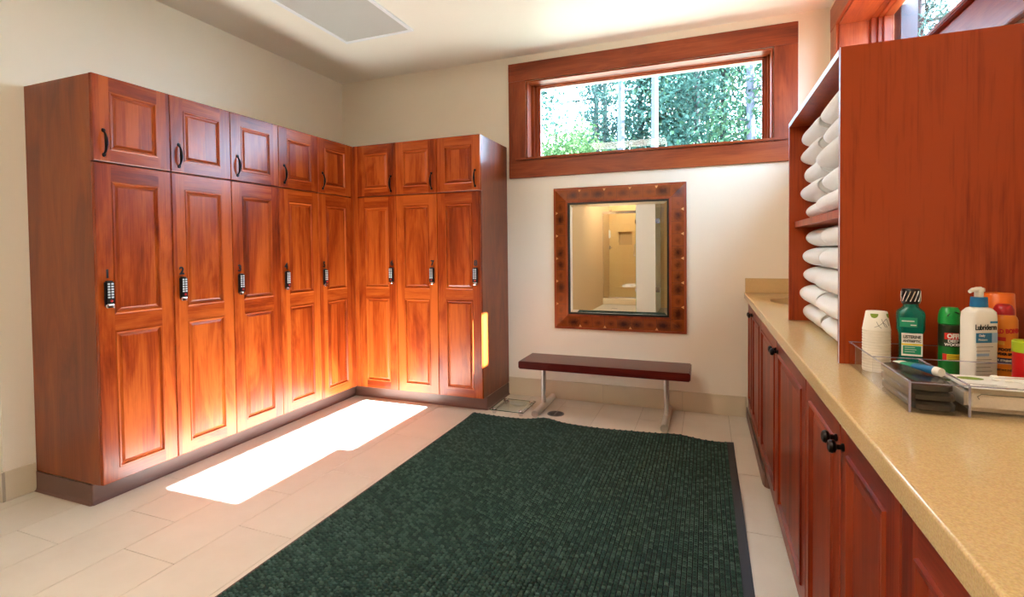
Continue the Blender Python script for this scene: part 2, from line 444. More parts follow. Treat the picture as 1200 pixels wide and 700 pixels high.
# ---- windows
def window(name, label, x0, x1, loc, rotz, jd, sd, gl, gr, rail, wall_out):
    """opening x0..x1 in the wall's own frame; jd jamb depth, sd sash depth; gl / gr sash widths"""
    w = thing(name, label, 'window', loc, rotz, kind='structure')
    z0, z1 = WZ0, WZ1
    cw = .153
    one_box('head_casing', 'cherry_trim', w, x0-cw, x1+cw, -.022, -.0005, z1+.002, z1+cw, g=1., ch=.002)
    one_box('side_casing', 'cherry_trim', w, x0-cw, x0-.002, -.020, -.0005, z0-cw*.2, z1+.001, ch=.002)
    one_box('side_casing', 'cherry_trim', w, x1+.002, x1+cw, -.020, -.0005, z0-cw*.2, z1+.001, ch=.002)
    one_box('apron', 'cherry_trim', w, x0-cw, x1+cw, -.024, -.0005, z0-.162, z0-.016, g=1., ch=.002)
    one_box('sill', 'cherry_trim', w, x0-.085, x1+.085, -.046, -.024, z0-.015, z0+.004, g=1., ch=.004)
    one_box('sill_board', 'cherry_trim', w, x0+.001, x1-.001, -.024, jd, z0+.001, z0+.005, g=1.)
    # jamb liners
    one_box('jamb', 'cherry_trim', w, x0+.0005, x0+.012, -.004, jd, z0+.006, z1-.013)
    one_box('jamb', 'cherry_trim', w, x1-.012, x1-.0005, -.004, jd, z0+.006, z1-.013)
    one_box('head_jamb', 'cherry_trim', w, x0+.0005, x1-.0005, -.004, jd, z1-.012, z1-.0005, g=1.)
    # sash: two stepped frames, then the pane
    for k, (f, y0, y1) in enumerate(((.45, jd, jd+sd*.5), (.75, jd+sd*.35, jd+sd*.75), (1., jd+sd*.6, jd+sd*1.15))):
        s = MB(); a, c, tp, bt = gl*f, gr*f, rail*f, rail*f*1.0
        s.box(x0+.012*(k == 0), x0+a, y0, y1, z0+.006, z1-.001, ch=.003); s.box(x1-c, x1-.012*(k == 0), y0, y1, z0+.006, z1-.001, ch=.003)
        s.box(x0+a, x1-c, y0, y1, z1-tp, z1-.001, g=1., ch=.003); s.box(x0+a, x1-c, y0, y1, z0+.006, z0+.006+bt, g=1., ch=.003)
        s.build('sash' if k == 2 else 'stop', 'cherry_trim', w)
    yg = jd+sd*.85
    one_box('pane', 'window_glass', w, x0+gl-.004, x1-gr+.004, yg, yg+.005, z0+rail, z1-rail+.004)
    return w
window('window_1', 'wide high window in a cherry frame over the mirror', WX0, WX1, (0, D, 0), 0, .10, .07, .078, .058, .030, TH)
w2 = window('window_2', 'high cherry framed window in the side wall above the towel tower', -RY1, -RY0, (XW, 0, 0), -PI/2, .16, .09, .085, .075, .030, TH)
one_box('exterior_board', 'bark_pale', w2, -RY1+.03, -RY1+.15, TH-.02, TH+.06, WZ0-.2, WZ1+.3)

# ================================================================== LOCKERS
def door_mesh(w, z0, z1, holes, st, th=.021, prof=((.0, 0.), (.003, -.0035), (.009, -.0035), (.014, .0065), (.018, .007), (.030, .0015))):
    """frame of a door (local x 0..w, front at y=0 looking to -y) and its fielded panels"""
    b = MB(); c = .003
    # edges
    R = lambda i, y: [(i, y, z0+i), (w-i, y, z0+i), (w-i, y, z1-i), (i, y, z1-i)]
    A, B, C = R(0, th), R(0, c), R(c, 0)
    for P, Q in ((A, B), (B, C)):
        for k in range(4):
            b.face((P[k], P[(k+1) % 4], Q[(k+1) % 4], Q[k]), 0. if k % 2 else 1.)
    b.face([A[3], A[2], A[1], A[0]])
    # stiles and rails
    q = lambda xa, xb, za, zb, g: b.face(((xa, 0, za), (xb, 0, za), (xb, 0, zb), (xa, 0, zb)), g)
    q(c, st[0], z0+c, z1-c, 0.); q(w-st[1], w-c, z0+c, z1-c, 0.)
    zz = z0+c
    for (ha, hb) in holes:
        q(st[0], w-st[1], zz, ha, 1.); zz = hb
    q(st[0], w-st[1], zz, z1-c, 1.)
    panels = []
    for (ha, hb) in holes:
        p = MB(); xa, xb = st[0], w-st[1]
        rings = [[(xa+i, y, ha+i), (xb-i, y, ha+i), (xb-i, y, hb-i), (xa+i, y, hb-i)] for (i, y) in prof]
        for r0, r1 in zip(rings, rings[1:]):
            for k in range(4): p.face((r0[k], r0[(k+1) % 4], r1[(k+1) % 4], r1[k]), 0. if k % 2 else 1.)
        p.face(rings[-1], 0.)
        panels.append(p)
    return b, panels

def pull_handle():
    b = MB(); n = 10
    pts = [(0, -.004-.018*math.sin(PI*k/n)**.55, -.055+.110*k/n) for k in range(n+1)]
    b.tube(pts, [.0062-.0018*math.cos(2*PI*k/n) for k in range(n+1)], 10)
    for s in (-1, 1):
        b.loft([(0, .0001, .0001, 2), (.0, .009, .009, 2), (.006, .007, .007, 2)], 12)
        # turn the rosette to face -y
        m = 3*12
        for i in range(len(b.v)-m, len(b.v)):
            x, y, z = b.v[i]; b.v[i] = (x, -z, s*.060+y*1.2)
    return b.mesh('handle', True)
HANDLE = pull_handle(); HANDLE.materials.append(MATS['bronze'])

def lock_meshes():
    body = MB(); body.box(-.021, .021, -.022, 0, -.066, .066, ch=.007)
    btn = MB(); btn.box(-.0055, .0055, -.0035, 0, -.0042, .0042, ch=.0012)
    red = MB(); red.loft([(0, .0065, .0065, 2), (.003, .0065, .0065, 2), (.004, .005, .005, 2)], 14)
    knob = MB(); knob.loft([(0, .019, .010, 3), (.006, .021, .012, 3), (.016, .021, .012, 3), (.020, .017, .009, 3)], 20)
    return [body.mesh('lock_body', True), btn.mesh('button', True), red.mesh('red_button', True), knob.mesh('knob', True)]
LK = lock_meshes()
for me, mt in zip(LK, ('black_plastic', 'button_grey', 'red_plastic', 'chrome')): me.materials.append(MATS[mt])

def locker(num, label, loc, rotz, w, right, end_panel=False):
    t = thing('locker', label, 'locker', loc, rotz, 'numbered cherry lockers')
    dep = LD-.003
    g = .0015
    body = MB(); body.box(g, w-g, .0225, dep, ZT+.002, HT-.001)
    bo = body.build('body', 'cherry_panel', t)
    st = (.074, .068) if not right else (.070, .072)
    f, ps = door_mesh(w-2*g, ZT+.006, ZS-.004, ((.170, .862), (.948, 1.612)), st)
    d = f.build('door', 'cherry', t, loc=(g, 0, 0))
    for p in ps: p.build('panel', 'cherry', d)
    f, ps = door_mesh(w-2*g, ZS+.004, HT, ((1.768, 2.057),), st)
    u = f.build('upper_door', 'cherry', t, loc=(g, 0, 0))
    for p in ps: p.build('panel', 'cherry', u)
    hx = (w-.047) if right else .046
    h = link('handle', HANDLE, u, (hx, 0, 1.800))
    lk = link('combination_lock', LK[0], t, (hx, -.001, 1.052))
    for r in range(6):
        for c in range(2):
            link('button', LK[1], lk, ((c-.5)*.016, -.021, .050-r*.0132))
    o = link('red_button', LK[2], lk, (0.003, -.0215, -.034)); o.rotation_euler = (PI/2, 0, 0)
    o = link('knob', LK[3], lk, (0, -.016, -.068))
    text_on('number', str(num), .058, 'black_print', t, (hx, -.0012, 1.150), bold=.0024)
    return t
LW = .3805; LY0 = 1.612
wordL = ['nearest the picture edge', 'second from the near end', 'in the middle of the long row', 'second from the corner', 'last before the corner']
for i in range(5):
    locker(i+1, 'cherry locker numbered %d, %s, left wall' % (i+1, wordL[i]), (LD, LY0+i*LW, 0), PI/2, LW, False)
BW = (1.7285-.595)/3
wordB = ['beside the inner corner', 'in the middle of the short row', 'at the free end by the bench']
for i in range(3):
    locker(i+6, 'cherry locker numbered %d, %s, back wall' % (i+6, wordB[i]), (.595+i*BW, D-LD, 0), 0, BW, True)
# corner filler between both runs
cf = thing('corner_filler', 'narrow cherry filler strips in the corner between both locker rows', 'filler')
one_box('filler_strip', 'cherry', cf, .30, LD-.004, LY0+5*LW+.001, D-LD+.004, ZT+.004, HT)
one_box('filler_strip', 'cherry', cf, LD-.003, .5945, D-LD+.004, D-LD+.03, ZT+.004, HT)
one_box('corner_body', 'cherry_panel', cf, .01, .593, D-LD+.031, D-.003, ZT+.004, HT)
# vinyl toe kicks
def cove(name, label, pts, h=.101):
    """cove base swept along a floor polyline, room on the right-hand side"""
    b = MB(); prof = [(.0, h), (.004, h), (.006, h-.006), (.006, .02), (.009, .009), (.017, .001), (.0, .0)]
    P = [Vector((x, y, 0)) for x, y in pts]; rows = []
    for k, p in enumerate(P):
        d0 = (P[k]-P[k-1]).normalized() if k else (P[1]-P[0]).normalized()
        d1 = (P[k+1]-P[k]).normalized() if k < len(P)-1 else d0
        n0 = Vector((d0.y, -d0.x, 0)); n1 = Vector((d1.y, -d1.x, 0)); n = (n0+n1); n = n/max(n.dot(n0), .3) if n.length > 1e-6 else n0
        n = n.normalized()/max(n.normalized().dot(n0), .5)
        rows.append([(p.x+n.x*o, p.y+n.y*o, z) for o, z in prof])
    m = len(prof)
    for r0, r1 in zip(rows, rows[1:]):
        for k in range(m): b.face((r0[k], r1[k], r1[(k+1) % m], r0[(k+1) % m]))
    b.face(list(reversed(rows[0]))); b.face(rows[-1])
    return tag(b.build(name, 'vinyl_base', None, smooth=False), label, 'toe kick', kind='structure')
cove('trim_1', 'brown vinyl cove toe kick under the lockers', [(.001, 1.612), (.470, 1.612), (.472, 1.614), (.472, 3.632), (1.722, 3.632), (1.7245, 3.634), (1.7245, D-.013)])

# ================================================================== MIRROR
def mirror():
    t = thing('wall_mirror', 'rectangular wall mirror in a wide inlaid wood block frame', 'mirror', (2.668, D-.001, 1.173))
    W, H = .520, .578                      # half outer size
    def ring(d): return W-d, H-d
    # the frame's face rises from the outer edge towards the glass
    depth = lambda d: -(.018+.034*min(d/.125, 1))
    def strip(name, d0, d1, mat, extra=0.):
        for side in range(4):
            b = MB(); P = []
            for d in (d0, d1):
                w, h = ring(d)
                cs = [(-w, -h), (w, -h), (w, h), (-w, h)]
                P.append((cs[side], cs[(side+1) % 4], depth(d)-extra))
            (a0, a1, ya), (c0, c1, yc) = P
            fr = [(a0[0], ya, a0[1]), (a1[0], ya, a1[1]), (c1[0], yc, c1[1]), (c0[0], yc, c0[1])]
            bk = [(x, -.001, z) for x, y, z in fr]
            b.face(fr); b.face(list(reversed(bk)))
            for k in range(4): b.face((fr[(k+1) % 4], fr[k], bk[k], bk[(k+1) % 4]), 0.)
            b.build(name, mat, t)
    strip('outer_moulding', 0, .018, 'cherry_trim', .001)
    strip('frame_backing', .018, .108, 'dark_gap', -.004)
    strip('inner_moulding', .108, .125, 'cherry_trim', .001)
    strip('black_lip', .125, .140, 'black_lip', -.006)
    # blocks with bevelled joints and small light inlays
    for side in range(4):
        horiz = side % 2 == 0
        L_out = (W-.018) if horiz else (H-.018); L_in = (W-.108) if horiz else (H-.108)
        n = 10 if horiz else 12
        step = 2*L_out/n
        for k in range(n):
            s0, s1 = -L_out+k*step+.0008, -L_out+(k+1)*step-.0008
            o = [s0, s1]; q = [max(min(s0, L_in), -L_in), max(min(s1, L_in), -L_in)]
            # mitre: clip the inner edge to the 45 degree line
            poly = [(s0, .018), (s1, .018)]
            def lim(s): return L_out-abs(s)+.018
            d1, d0 = min(.108, lim(s1)), min(.108, lim(s0))
            if d1 > .0185: poly.append((s1, d1))
            for sgn in (1, -1):
                if s0 < sgn*L_in < s1: poly.append((sgn*L_in, .108))
            if d0 > .0185: poly.append((s0, d0))
            if len(poly) < 3: continue
            def pt(s, d, lift=0.):
                y = depth(d)-lift
                if side == 0: return (s, y, -(H-d))
                if side == 1: return ((W-d), y, s)
                if side == 2: return (-s, y, (H-d))
                return (-(W-d), y, -s)
            b = MB(); fr = [pt(s, d) for s, d in poly]; bk = [(x, y+.004, z) for x, y, z in fr]
            b.face(fr); b.face(list(reversed(bk))); m = len(fr)
            for j in range(m): b.face((fr[(j+1) % m], fr[j], bk[j], bk[(j+1) % m]))
            blk = b.build('block', 'burl', t)
            if k % 2 == 1 and k < n-1:
                i = MB(); e = s1+.0004
                f3 = [pt(e-.012, .019, .0006), pt(e+.012, .019, .0006), pt(e, .040, .0006)]
                i.face(f3); b3 = [(x, y+.0006, z) for x, y, z in f3]
                for j in range(3): i.face((f3[(j+1) % 3], f3[j], b3[j], b3[(j+1) % 3]))
                i.build('inlay', 'inlay_wood', t)
    # glass with a bevelled border
    b = MB(); gw, gh = W-.139, H-.139; bv = .022
    o = [(-gw, -.038, -gh), (gw, -.038, -gh), (gw, -.038, gh), (-gw, -.038, gh)]
    i_ = [(-gw+bv, -.0395, -gh+bv), (gw-bv, -.0395, -gh+bv), (gw-bv, -.0395, gh-bv), (-gw+bv, -.0395, gh-bv)]
    b.face(i_)
    for k in range(4): b.face((o[k], o[(k+1) % 4], i_[(k+1) % 4], i_[k]))
    k_ = [(x, -.002, z) for x, y, z in o]
    for k in range(4): b.face((o[(k+1) % 4], o[k], k_[k], k_[(k+1) % 4]))
    b.face(list(reversed(k_)))
    b.build('mirror_glass', 'mirror_glass', t)
mirror()

# ================================================================== BENCH, SCALE, DRAIN, MAT
def bench():
    t = thing('bench', 'dark red wooden bench on two steel pedestal legs', 'bench', (2.614, 3.757, 0))
    one_box('seat', 'bench_wood', t, -.613, .613, -.165, .165, .352, .410, g=1., ch=.007, smooth=False)
    for s in (-.478, .445):
        b = MB(); b.tube([(s, .045, .346), (s, .040, .09), (s, .040, .045)], .0185, 16)
        leg = b.build('leg', 'satin_steel', t, True)
        b = MB(); b.tube([(s, -.185, .0275), (s, .295, .0275)], .0265, 18); b.build('foot', 'satin_steel', leg, True)
        one_box('mounting_plate', 'satin_steel', leg, s-.03, s+.03, -.10, .14, .346, .3515)
bench()
def scale_thing():
    t = thing('bathroom_scale', 'clear glass bathroom scale with chrome corner feet beside lockers', 'scale', (1.918, 3.698, .0))
    b = MB(); b.box(-.135, .135, -.150, .150, .030, .037, ch=.0025); b.build('glass_platform', 'scale_glass', t)
    for (a0, a1, b0, b1) in ((-.1365, .1365, -.1515, -.1502), (-.1365, .1365, .1502, .1515), (-.1365, -.1352, -.15, .15), (.1352, .1365, -.15, .15)):
        one_box('glass_edge', 'glass_edge', t, a0, a1, b0, b1, .031, .036)
    for sx in (-1, 1):
        for sy in (-1, 1):
            b = MB(); b.loft([(.001, .013, .013, 2), (.014, .015, .015, 2), (.015, .020, .020, 2), (.0295, .022, .022, 2)], 18, (sx*.108, sy*.122))
            b.loft([(.0372, .019, .019, 2), (.041, .016, .016, 2), (.043, .008, .008, 2)], 18, (sx*.108, sy*.122))
            b.build('foot', 'chrome', t, True)
        b = MB(); b.tube([(sx*.108, -.10, .0215), (sx*.108, .10, .0215)], .0075, 10); b.build('side_bar', 'chrome', t, True)
    b = MB(); b.loft([(.008, .060, .022, 2.2), (.018, .072, .028, 2.2), (.0295, .072, .028, 2.2)], 28, (0, .108)); b.build('display', 'satin_steel', t, True)
    b = MB(); b.tube([(-.10, .112, .0225), (.10, .112, .0225)], .006, 10); b.build('cross_bar', 'chrome', t, True)
scale_thing()
def drain():
    t = thing('floor_drain', 'round metal floor drain grate under the bench', 'drain', (2.258, 3.712, .0005))
    b = MB(); b.loft([(0, .064, .064, 2), (.003, .063, .063, 2), (.0042, .060, .060, 2)], 36); b.build('rim', 'drain_metal', t, True)
    for k in range(-3, 4):
        for s in (-1, 1):
            w = math.sqrt(max(.052**2-(k*.014)**2, 0))
            x0, x1 = (.006, w) if s > 0 else (-w, -.006)
            if w > .012: one_box('slot', 'dark_gap', t, x0, x1, k*.014-.0032, k*.014+.0032, .0040, .0046)
drain()

def floor_mat():
    X0, X1, Y0, Y1 = 1.665, 3.487, .55, 3.505
    t = thing('floor_mat', 'large dark green waffle textured floor mat', 'mat', (0, 0, 0))
    def zz(x, y):           # ripples along the far edge
        e = math.exp(-((Y1-y)/.10)**2)
        z = .020*math.exp(-((x-2.24)/.09)**2)+.016*math.exp(-((x-3.16)/.12)**2)+.004*(1+math.sin(x*9))
        z2 = .006*math.exp(-((X1-x)/.05)**2)*(1+math.sin(y*5.3))
        return z*e+z2
    nx, ny = 60, 80
    def sheet(x0, x1, y0, y1, nx, ny, za, zb):
        b = MB(); n = (nx+1)
        for z in (za, zb):
            for j in range(ny+1):
                for i in range(nx+1):
                    x = x0+(x1-x0)*i/nx; y = y0+(y1-y0)*j/ny; b.v.append((x, y, zz(x, y)+z))
        m = n*(ny+1)
        for j in range(ny):
            for i in range(nx):
                a = j*n+i; b.f.append((m+a, m+a+1, m+a+n+1, m+a+n)); b.f.append((a, a+n, a+n+1, a+1))
        for i in range(nx): b.f.append((i, i+1, m+i+1, m+i)); a = ny*n+i; b.f.append((a+1, a, m+a, m+a+1))
        for j in range(ny): a = j*n; b.f.append((a+n, a, m+a, m+a+n)); a = j*n+nx; b.f.append((a, a+n, m+a+n, m+a))
        b.g = [0.]*len(b.f); return b
    sheet(X0+.008, X1-.038, Y0, Y1-.006, 50, 80, .0008, .005).build('backing', 'mat_ground', t, True)
    sheet(X1-.0379, X1, Y0, Y1, 4, 80, .0006, .0065).build('rubber_border', 'rubber', t, True)
    sheet(X0, X0+.0079, Y0, Y1, 2, 60, .0006, .006).build('edge_binding', 'mat_edge', t, True)
    sheet(X0+.008, X1-.038, Y1-.0059, Y1, 90, 1, .0006, .006).build('edge_binding', 'mat_edge', t, True)
    b = MB(); p = .0195; rnd = random.Random(3)
    nx = int((X1-.038-X0-.008)/p); ny = int((Y1-.006-Y0)/p*1.08); py = (Y1-.006-Y0)/ny
    for j in range(ny):
        for i in range(nx):
            x = X0+.010+p*(i+.5); y = Y0+py*(j+.5)+(.5*py if i % 2 else 0)*.6
            if y > Y1-.012: continue
            z = zz(x, y)+.005; h = .0075+rnd.uniform(-.0012, .0012); a, c = p*.42, py*.36; a2, c2 = a*.70, c*.66
            dx = rnd.uniform(-.001, .001)
            k = len(b.v)
            b.v += [(x-a, y-c, z), (x+a, y-c, z), (x+a, y+c, z), (x-a, y+c, z), (x-a2+dx, y-c2, z+h), (x+a2+dx, y-c2, z+h), (x+a2+dx, y+c2, z+h), (x-a2+dx, y+c2, z+h)]
            b.f += [(k+4, k+5, k+6, k+7), (k, k+1, k+5, k+4), (k+1, k+2, k+6, k+5), (k+2, k+3, k+7, k+6), (k+3, k, k+4, k+7)]
    b.g = [0.]*len(b.f)
    o = b.build('pile', 'green_pile', t); o['kind'] = 'stuff'
floor_mat()

# ================================================================== VANITY
XC = 3.591
def vanity_unit(label, y0, y1, ym):
    """cabinet along the right wall, doors look to -x; ym = where the two doors meet"""
    t = thing('vanity_cabinet', label, 'cabinet', (3.612, y1, 0), -PI/2, 'vanity cabinets under the counter')
    W = y1-y0; g = .002
    one_box('body', 'cherry_vanity', t, .001, W-.001, .024, XW-3.612-.004, .090, ZK-.0405)
    z0, z1 = .082, .866
    prof = ((.0, 0.), (.002, -.006), (.010, -.006), (.016, .007), (.022, .0075), (.040, .001))
    for (a, c, kside) in ((0, y1-ym, 1), (y1-ym, W, 0)):
        w = c-a-2*g
        f, ps = door_mesh(w, z0, z1, ((z0+.070, z1-.070),), (.066, .066), prof=prof)
        d = f.build('door', 'cherry_vanity', t, loc=(a+g, 0, 0))
        for p in ps: p.build('panel', 'cherry_vanity', d)
        k = MB(); k.loft([(0, .009, .009, 2), (.004, .009, .009, 2), (.007, .0055, .0055, 2), (.014, .0055, .0055, 2), (.018, .0135, .0135, 2), (.024, .0155, .0155, 2), (.030, .013, .013, 2), (.033, .006, .006, 2)], 18)
        kn = k.build('knob', 'bronze', d, True); kn.location = ((w-.030) if kside else .030, 0, .800); kn.rotation_euler = (PI/2, 0, 0)
    return t
vanity_unit('cherry vanity cabinet nearest the back wall, under the sink', 3.19, D-.008, 3.72)
vanity_unit('wide cherry vanity cabinet below the towel tower', 1.81, 3.189, 2.49)
vanity_unit('cherry vanity cabinet with paired knobs below the acrylic tray', 1.0, 1.809, 1.385)
vanity_unit('cherry vanity cabinet cut by the lower right picture corner', .18, .999, .60)
vanity_unit('cherry vanity cabinet behind the lower right picture corner', -.62, .179, -.22)
tag(one_box('trim_2', 'vinyl_base', None, 3.70, 3.706, -.62, D-.015, .001, .088), 'brown recessed toe kick under the vanity', 'toe kick', kind='structure')
def loose_cove():
    b = MB(); pts = [(3.601, D-.016), (3.601, 3.05), (3.602, 2.97), (3.608, 2.94), (3.622, 2.925), (3.640, 2.922)]
    for (x0, y0), (x1, y1) in zip(pts, pts[1:]):
        z = .079
        a = [(x0, y0, .001), (x1, y1, .001), (x1, y1, z), (x0, y0, z)]; d = Vector((y1-y0, x0-x1, 0)).normalized()*.004
        c = [(x-d.x, y-d.y, zz) for x, y, zz in a]
        b.face(a); b.face(list(reversed(c)))
        for k in range(4): b.face((a[(k+1) % 4], a[k], c[k], c[(k+1) % 4]))
    tag(b.build('trim_3', 'vinyl_base'), 'brown vinyl base strip with a rounded end under the far vanity cabinet', 'toe kick', kind='structure')
loose_cove()

SKX, SKY, SKA, SKB = 3.86, 3.50, .165, .215     # sink centre and half axes
def counter():
    t = thing('countertop', 'long tan speckled quartz vanity countertop with low backsplash', 'countertop')
    y0, y1, x1 = -.64, D-.002, XW-.002; b = MB(); zb = ZK-.040; c = .004
    b.box(XC, x1, y0, SKY-.26, zb, ZK, ch=.0)
    b.box(XC, x1, SKY+.26, y1, zb, ZK)
    # slab piece with the oval sink cut-out
    n = 40; ya, yb = SKY-.26, SKY+.26
    el, sq = [], []
    for k in range(n):
        w = 2*PI*(k+.5)/n; cs, sn = math.cos(w), math.sin(w)
        el.append((SKX+SKA*cs, SKY+SKB*sn))
        s = 1/max(abs(cs), abs(sn)); px, py = cs*s, sn*s
        sq.append((SKX+(px*(x1-SKX) if px > 0 else px*(SKX-XC)), SKY+py*.26))
    for k in range(n):
        j = (k+1) % n
        b.face(((*sq[k], ZK), (*sq[j], ZK), (*el[j], ZK), (*el[k], ZK)))
        b.face(((*el[k], zb), (*el[j], zb), (*sq[j], zb), (*sq[k], zb)))
        b.face(((*el[k], ZK), (*el[j], ZK), (*el[j], zb), (*el[k], zb)))
        b.face(((*sq[j], ZK), (*sq[k], ZK), (*sq[k], zb), (*sq[j], zb)))
    for x, y in ((XC, ya), (x1, ya), (x1, yb), (XC, yb)):     # fill the corners the radial map leaves out
        ks = [p for p in sq]
        near = sorted(ks, key=lambda p: (p[0]-x)**2+(p[1]-y)**2)[:2]
        b.face(((x, y, ZK), (*near[0], ZK), (*near[1], ZK))); b.face(((x, y, zb), (*near[1], zb), (*near[0], zb)))
        b.face(((x, y, ZK), (*near[0], ZK), (*near[0], zb), (x, y, zb))); b.face(((x, y, ZK), (*near[1], ZK), (*near[1], zb), (x, y, zb)))
    b.build('slab', 'quartz', t)
    e = MB(); n = 8                                          # eased front edge
    prof = [(XC+.001, ZK-.0002)]+[(XC-.004*math.sin(PI/2*k/n)-.002, ZK-.0002-.006+.006*math.cos(PI/2*k/n)) for k in range(n+1)]+[(XC-.006, zb), (XC+.001, zb)]
    for (xa, za), (xb, zb2) in zip(prof, prof[1:]+prof[:1]): e.face(((xa, y0, za), (xa, y1, za), (xb, y1, zb2), (xb, y0, zb2)))
    e.build('front_edge', 'quartz', t, True)
    one_box('backsplash', 'quartz', t, XC+.001, x1, y1-.020, y1, ZK+.0005, ZK+.105, ch=.0015)
    one_box('side_splash', 'quartz', t, x1-.018, x1, 2.640, y1-.0205, ZK+.0005, ZK+.105, ch=.0015)
    one_box('side_splash', 'quartz', t, x1-.018, x1, y0, 1.690, ZK+.0005, ZK+.105, ch=.0015)
counter()
def sink():
    b = MB(); prof = []
    for k in range(10):
        a = PI/2*k/9; prof.append((ZK-.042-.13*math.sin(a), (SKA+.006)*math.cos(a)**.6+.02, (SKB+.006)*math.cos(a)**.6+.02, 2))
    prof = [(ZK-.041, SKA+.03, SKB+.03, 2), (ZK-.0415, SKA+.003, SKB+.003, 2)]+[(z-.001, max(hx-.024, .02), max(hy-.024, .02), e) for z, hx, hy, e in prof[1:]]
    b.loft(prof, 40, (SKX, SKY), cap0=False)
    t = thing('sink', 'oval undermount sink in the counter before the backsplash', 'sink', (0, 0, 0))
    b.build('basin', 'sink_china', t, True)
    d = MB(); d.loft([(ZK-.176, .024, .024, 2), (ZK-.171, .022, .022, 2)], 20, (SKX, SKY)); d.build('drain_cap', 'chrome', t, True)
sink()

# ---- towel tower
TX, TY0, TY1, TZ = 3.675, 1.697, 2.637, 1.8045
def tower():
    t = thing('towel_tower', 'tall open cherry shelf tower for towels on the counter', 'shelf unit', (0, 0, 0))
    z0 = ZK+.0006; p = .019
    one_box('side_panel', 'cherry_tower', t, TX, XW-.003, TY0, TY0+p, z0, TZ)
    one_box('side_panel', 'cherry_tower', t, TX, XW-.003, TY1-p, TY1, z0, TZ)
    one_box('top_panel', 'cherry_tower', t, TX, XW-.003, TY0+p, TY1-p, TZ-p, TZ)
    one_box('back_panel', 'cherry_tower', t, XW-.012, XW-.003, TY0+p, TY1-p, z0, TZ-p)
    one_box('edge_highlight', 'highlight_pale', t, TX-.0012, TX-.0001, TY0+p, TY1-.001, TZ-p, TZ-.0005)  # pale strips paint the bright chamfer highlights along the tower's front edges
    one_box('edge_highlight', 'highlight_pale', t, TX-.0012, TX-.0001, TY0+.0005, TY0+.005, z0, TZ-.0005)
    one_box('shelf', 'cherry_tower', t, TX+.022, XW-.0125, TY0+p, TY1-p, 1.337, 1.362)
tower()
def towel_mesh(L, hx, hz, seed):
    """rolled towel, axis along local y, spiral ends"""
    rnd = random.Random(seed); b = MB(); n = 40; ph = rnd.uniform(0, 6.28)
    e = 2.05; rings = []
    ks = [rnd.uniform(-.05, .05) for _ in range(4)]
    def ring(s, y):
        r = []
        for j in range(n):
            w = 2*PI*j/n; cs, sn = math.cos(w), math.sin(w)
            m = 1+ks[0]*math.sin(2*w+ph)*.6+ks[1]*math.sin(3*w+ph)*.5
            r.append((s*m*hx*math.copysign(abs(cs)**(2/e), cs), y, s*hz*math.copysign(abs(sn)**(2/e), sn)))
        return r
    # near end cap from the centre outwards, with a spiral groove
    def cap(sgn):
        c = []
        for q in range(1, 15):
            s = q/15*.86
            r = ring(s, 0)
            o = []
            for j, (x, y, z) in enumerate(r):
                d = .003*(0.5+0.5*math.cos(2*PI*(s*3.2-j/n*sgn)))*(1-s**8)
                o.append((x, sgn*(L/2-.010-d*1.0+.010*(1-s**4)*.6), z))
            c.append(o)
        return c
    c0, c1 = cap(-1), cap(1)
    mid = []
    for k in range(9):
        y = -L/2+.004+(L-.008)*k/8; s = 1.0 if 1 < k < 7 else (.93 if k in (0, 8) else .985)
        s *= 1+.015*math.sin(y*20+ph)
        mid.append(ring(s, y))
    rings = c0+[ring(.88, -L/2)]+mid+[ring(.88, L/2)]+list(reversed(c1))
    for r in rings: b.v += r
    for k in range(len(rings)-1):
        for j in range(n):
            a = k*n+j; c = k*n+(j+1) % n; b.f.append((a, a+n, c+n, c))
    b.f.append(tuple(range(n))); m = (len(rings)-1)*n; b.f.append(tuple(m+j for j in reversed(range(n))))
    b.g = [0.]*len(b.f)
    return b
def towels():
    rows = ['bottom', 'second from bottom', 'middle', 'second from top', 'top']
    rnd = random.Random(11)
    for sh, (zb, zt) in (('below the shelf', (ZK+.0015, 1.336)), ('above the shelf', (1.363, TZ-.0195))):
        pitch = (zt-zb)/5*.985 if zb < 1 else (zt-zb-.02)/5
        for col, (ya, yb) in (('near', (TY0+.023, 2.19)), ('far', (2.25, TY1-.025))):
            for r in range(5):
                hz = pitch*.5; L = (yb-ya)-.004-rnd.uniform(0, .03); hx = .072+rnd.uniform(-.006, .008)
                front = (3.722+rnd.uniform(-.012, .014)) if col == 'far' else (3.698+rnd.uniform(-.008, .018))
                o = towel_mesh(L, hx, hz*.998, rnd.random()).build('rolled_towel', 'towel_white', None, True)
                o.location = (front+hx, (yb-L/2) if col == 'far' else (ya+L/2+.002), zb+hz+r*pitch)
                tag(o, 'white rolled towel, %s in the %s stack %s' % (rows[r], col, sh), 'towel', 'rolled towels in the tower')
towels()

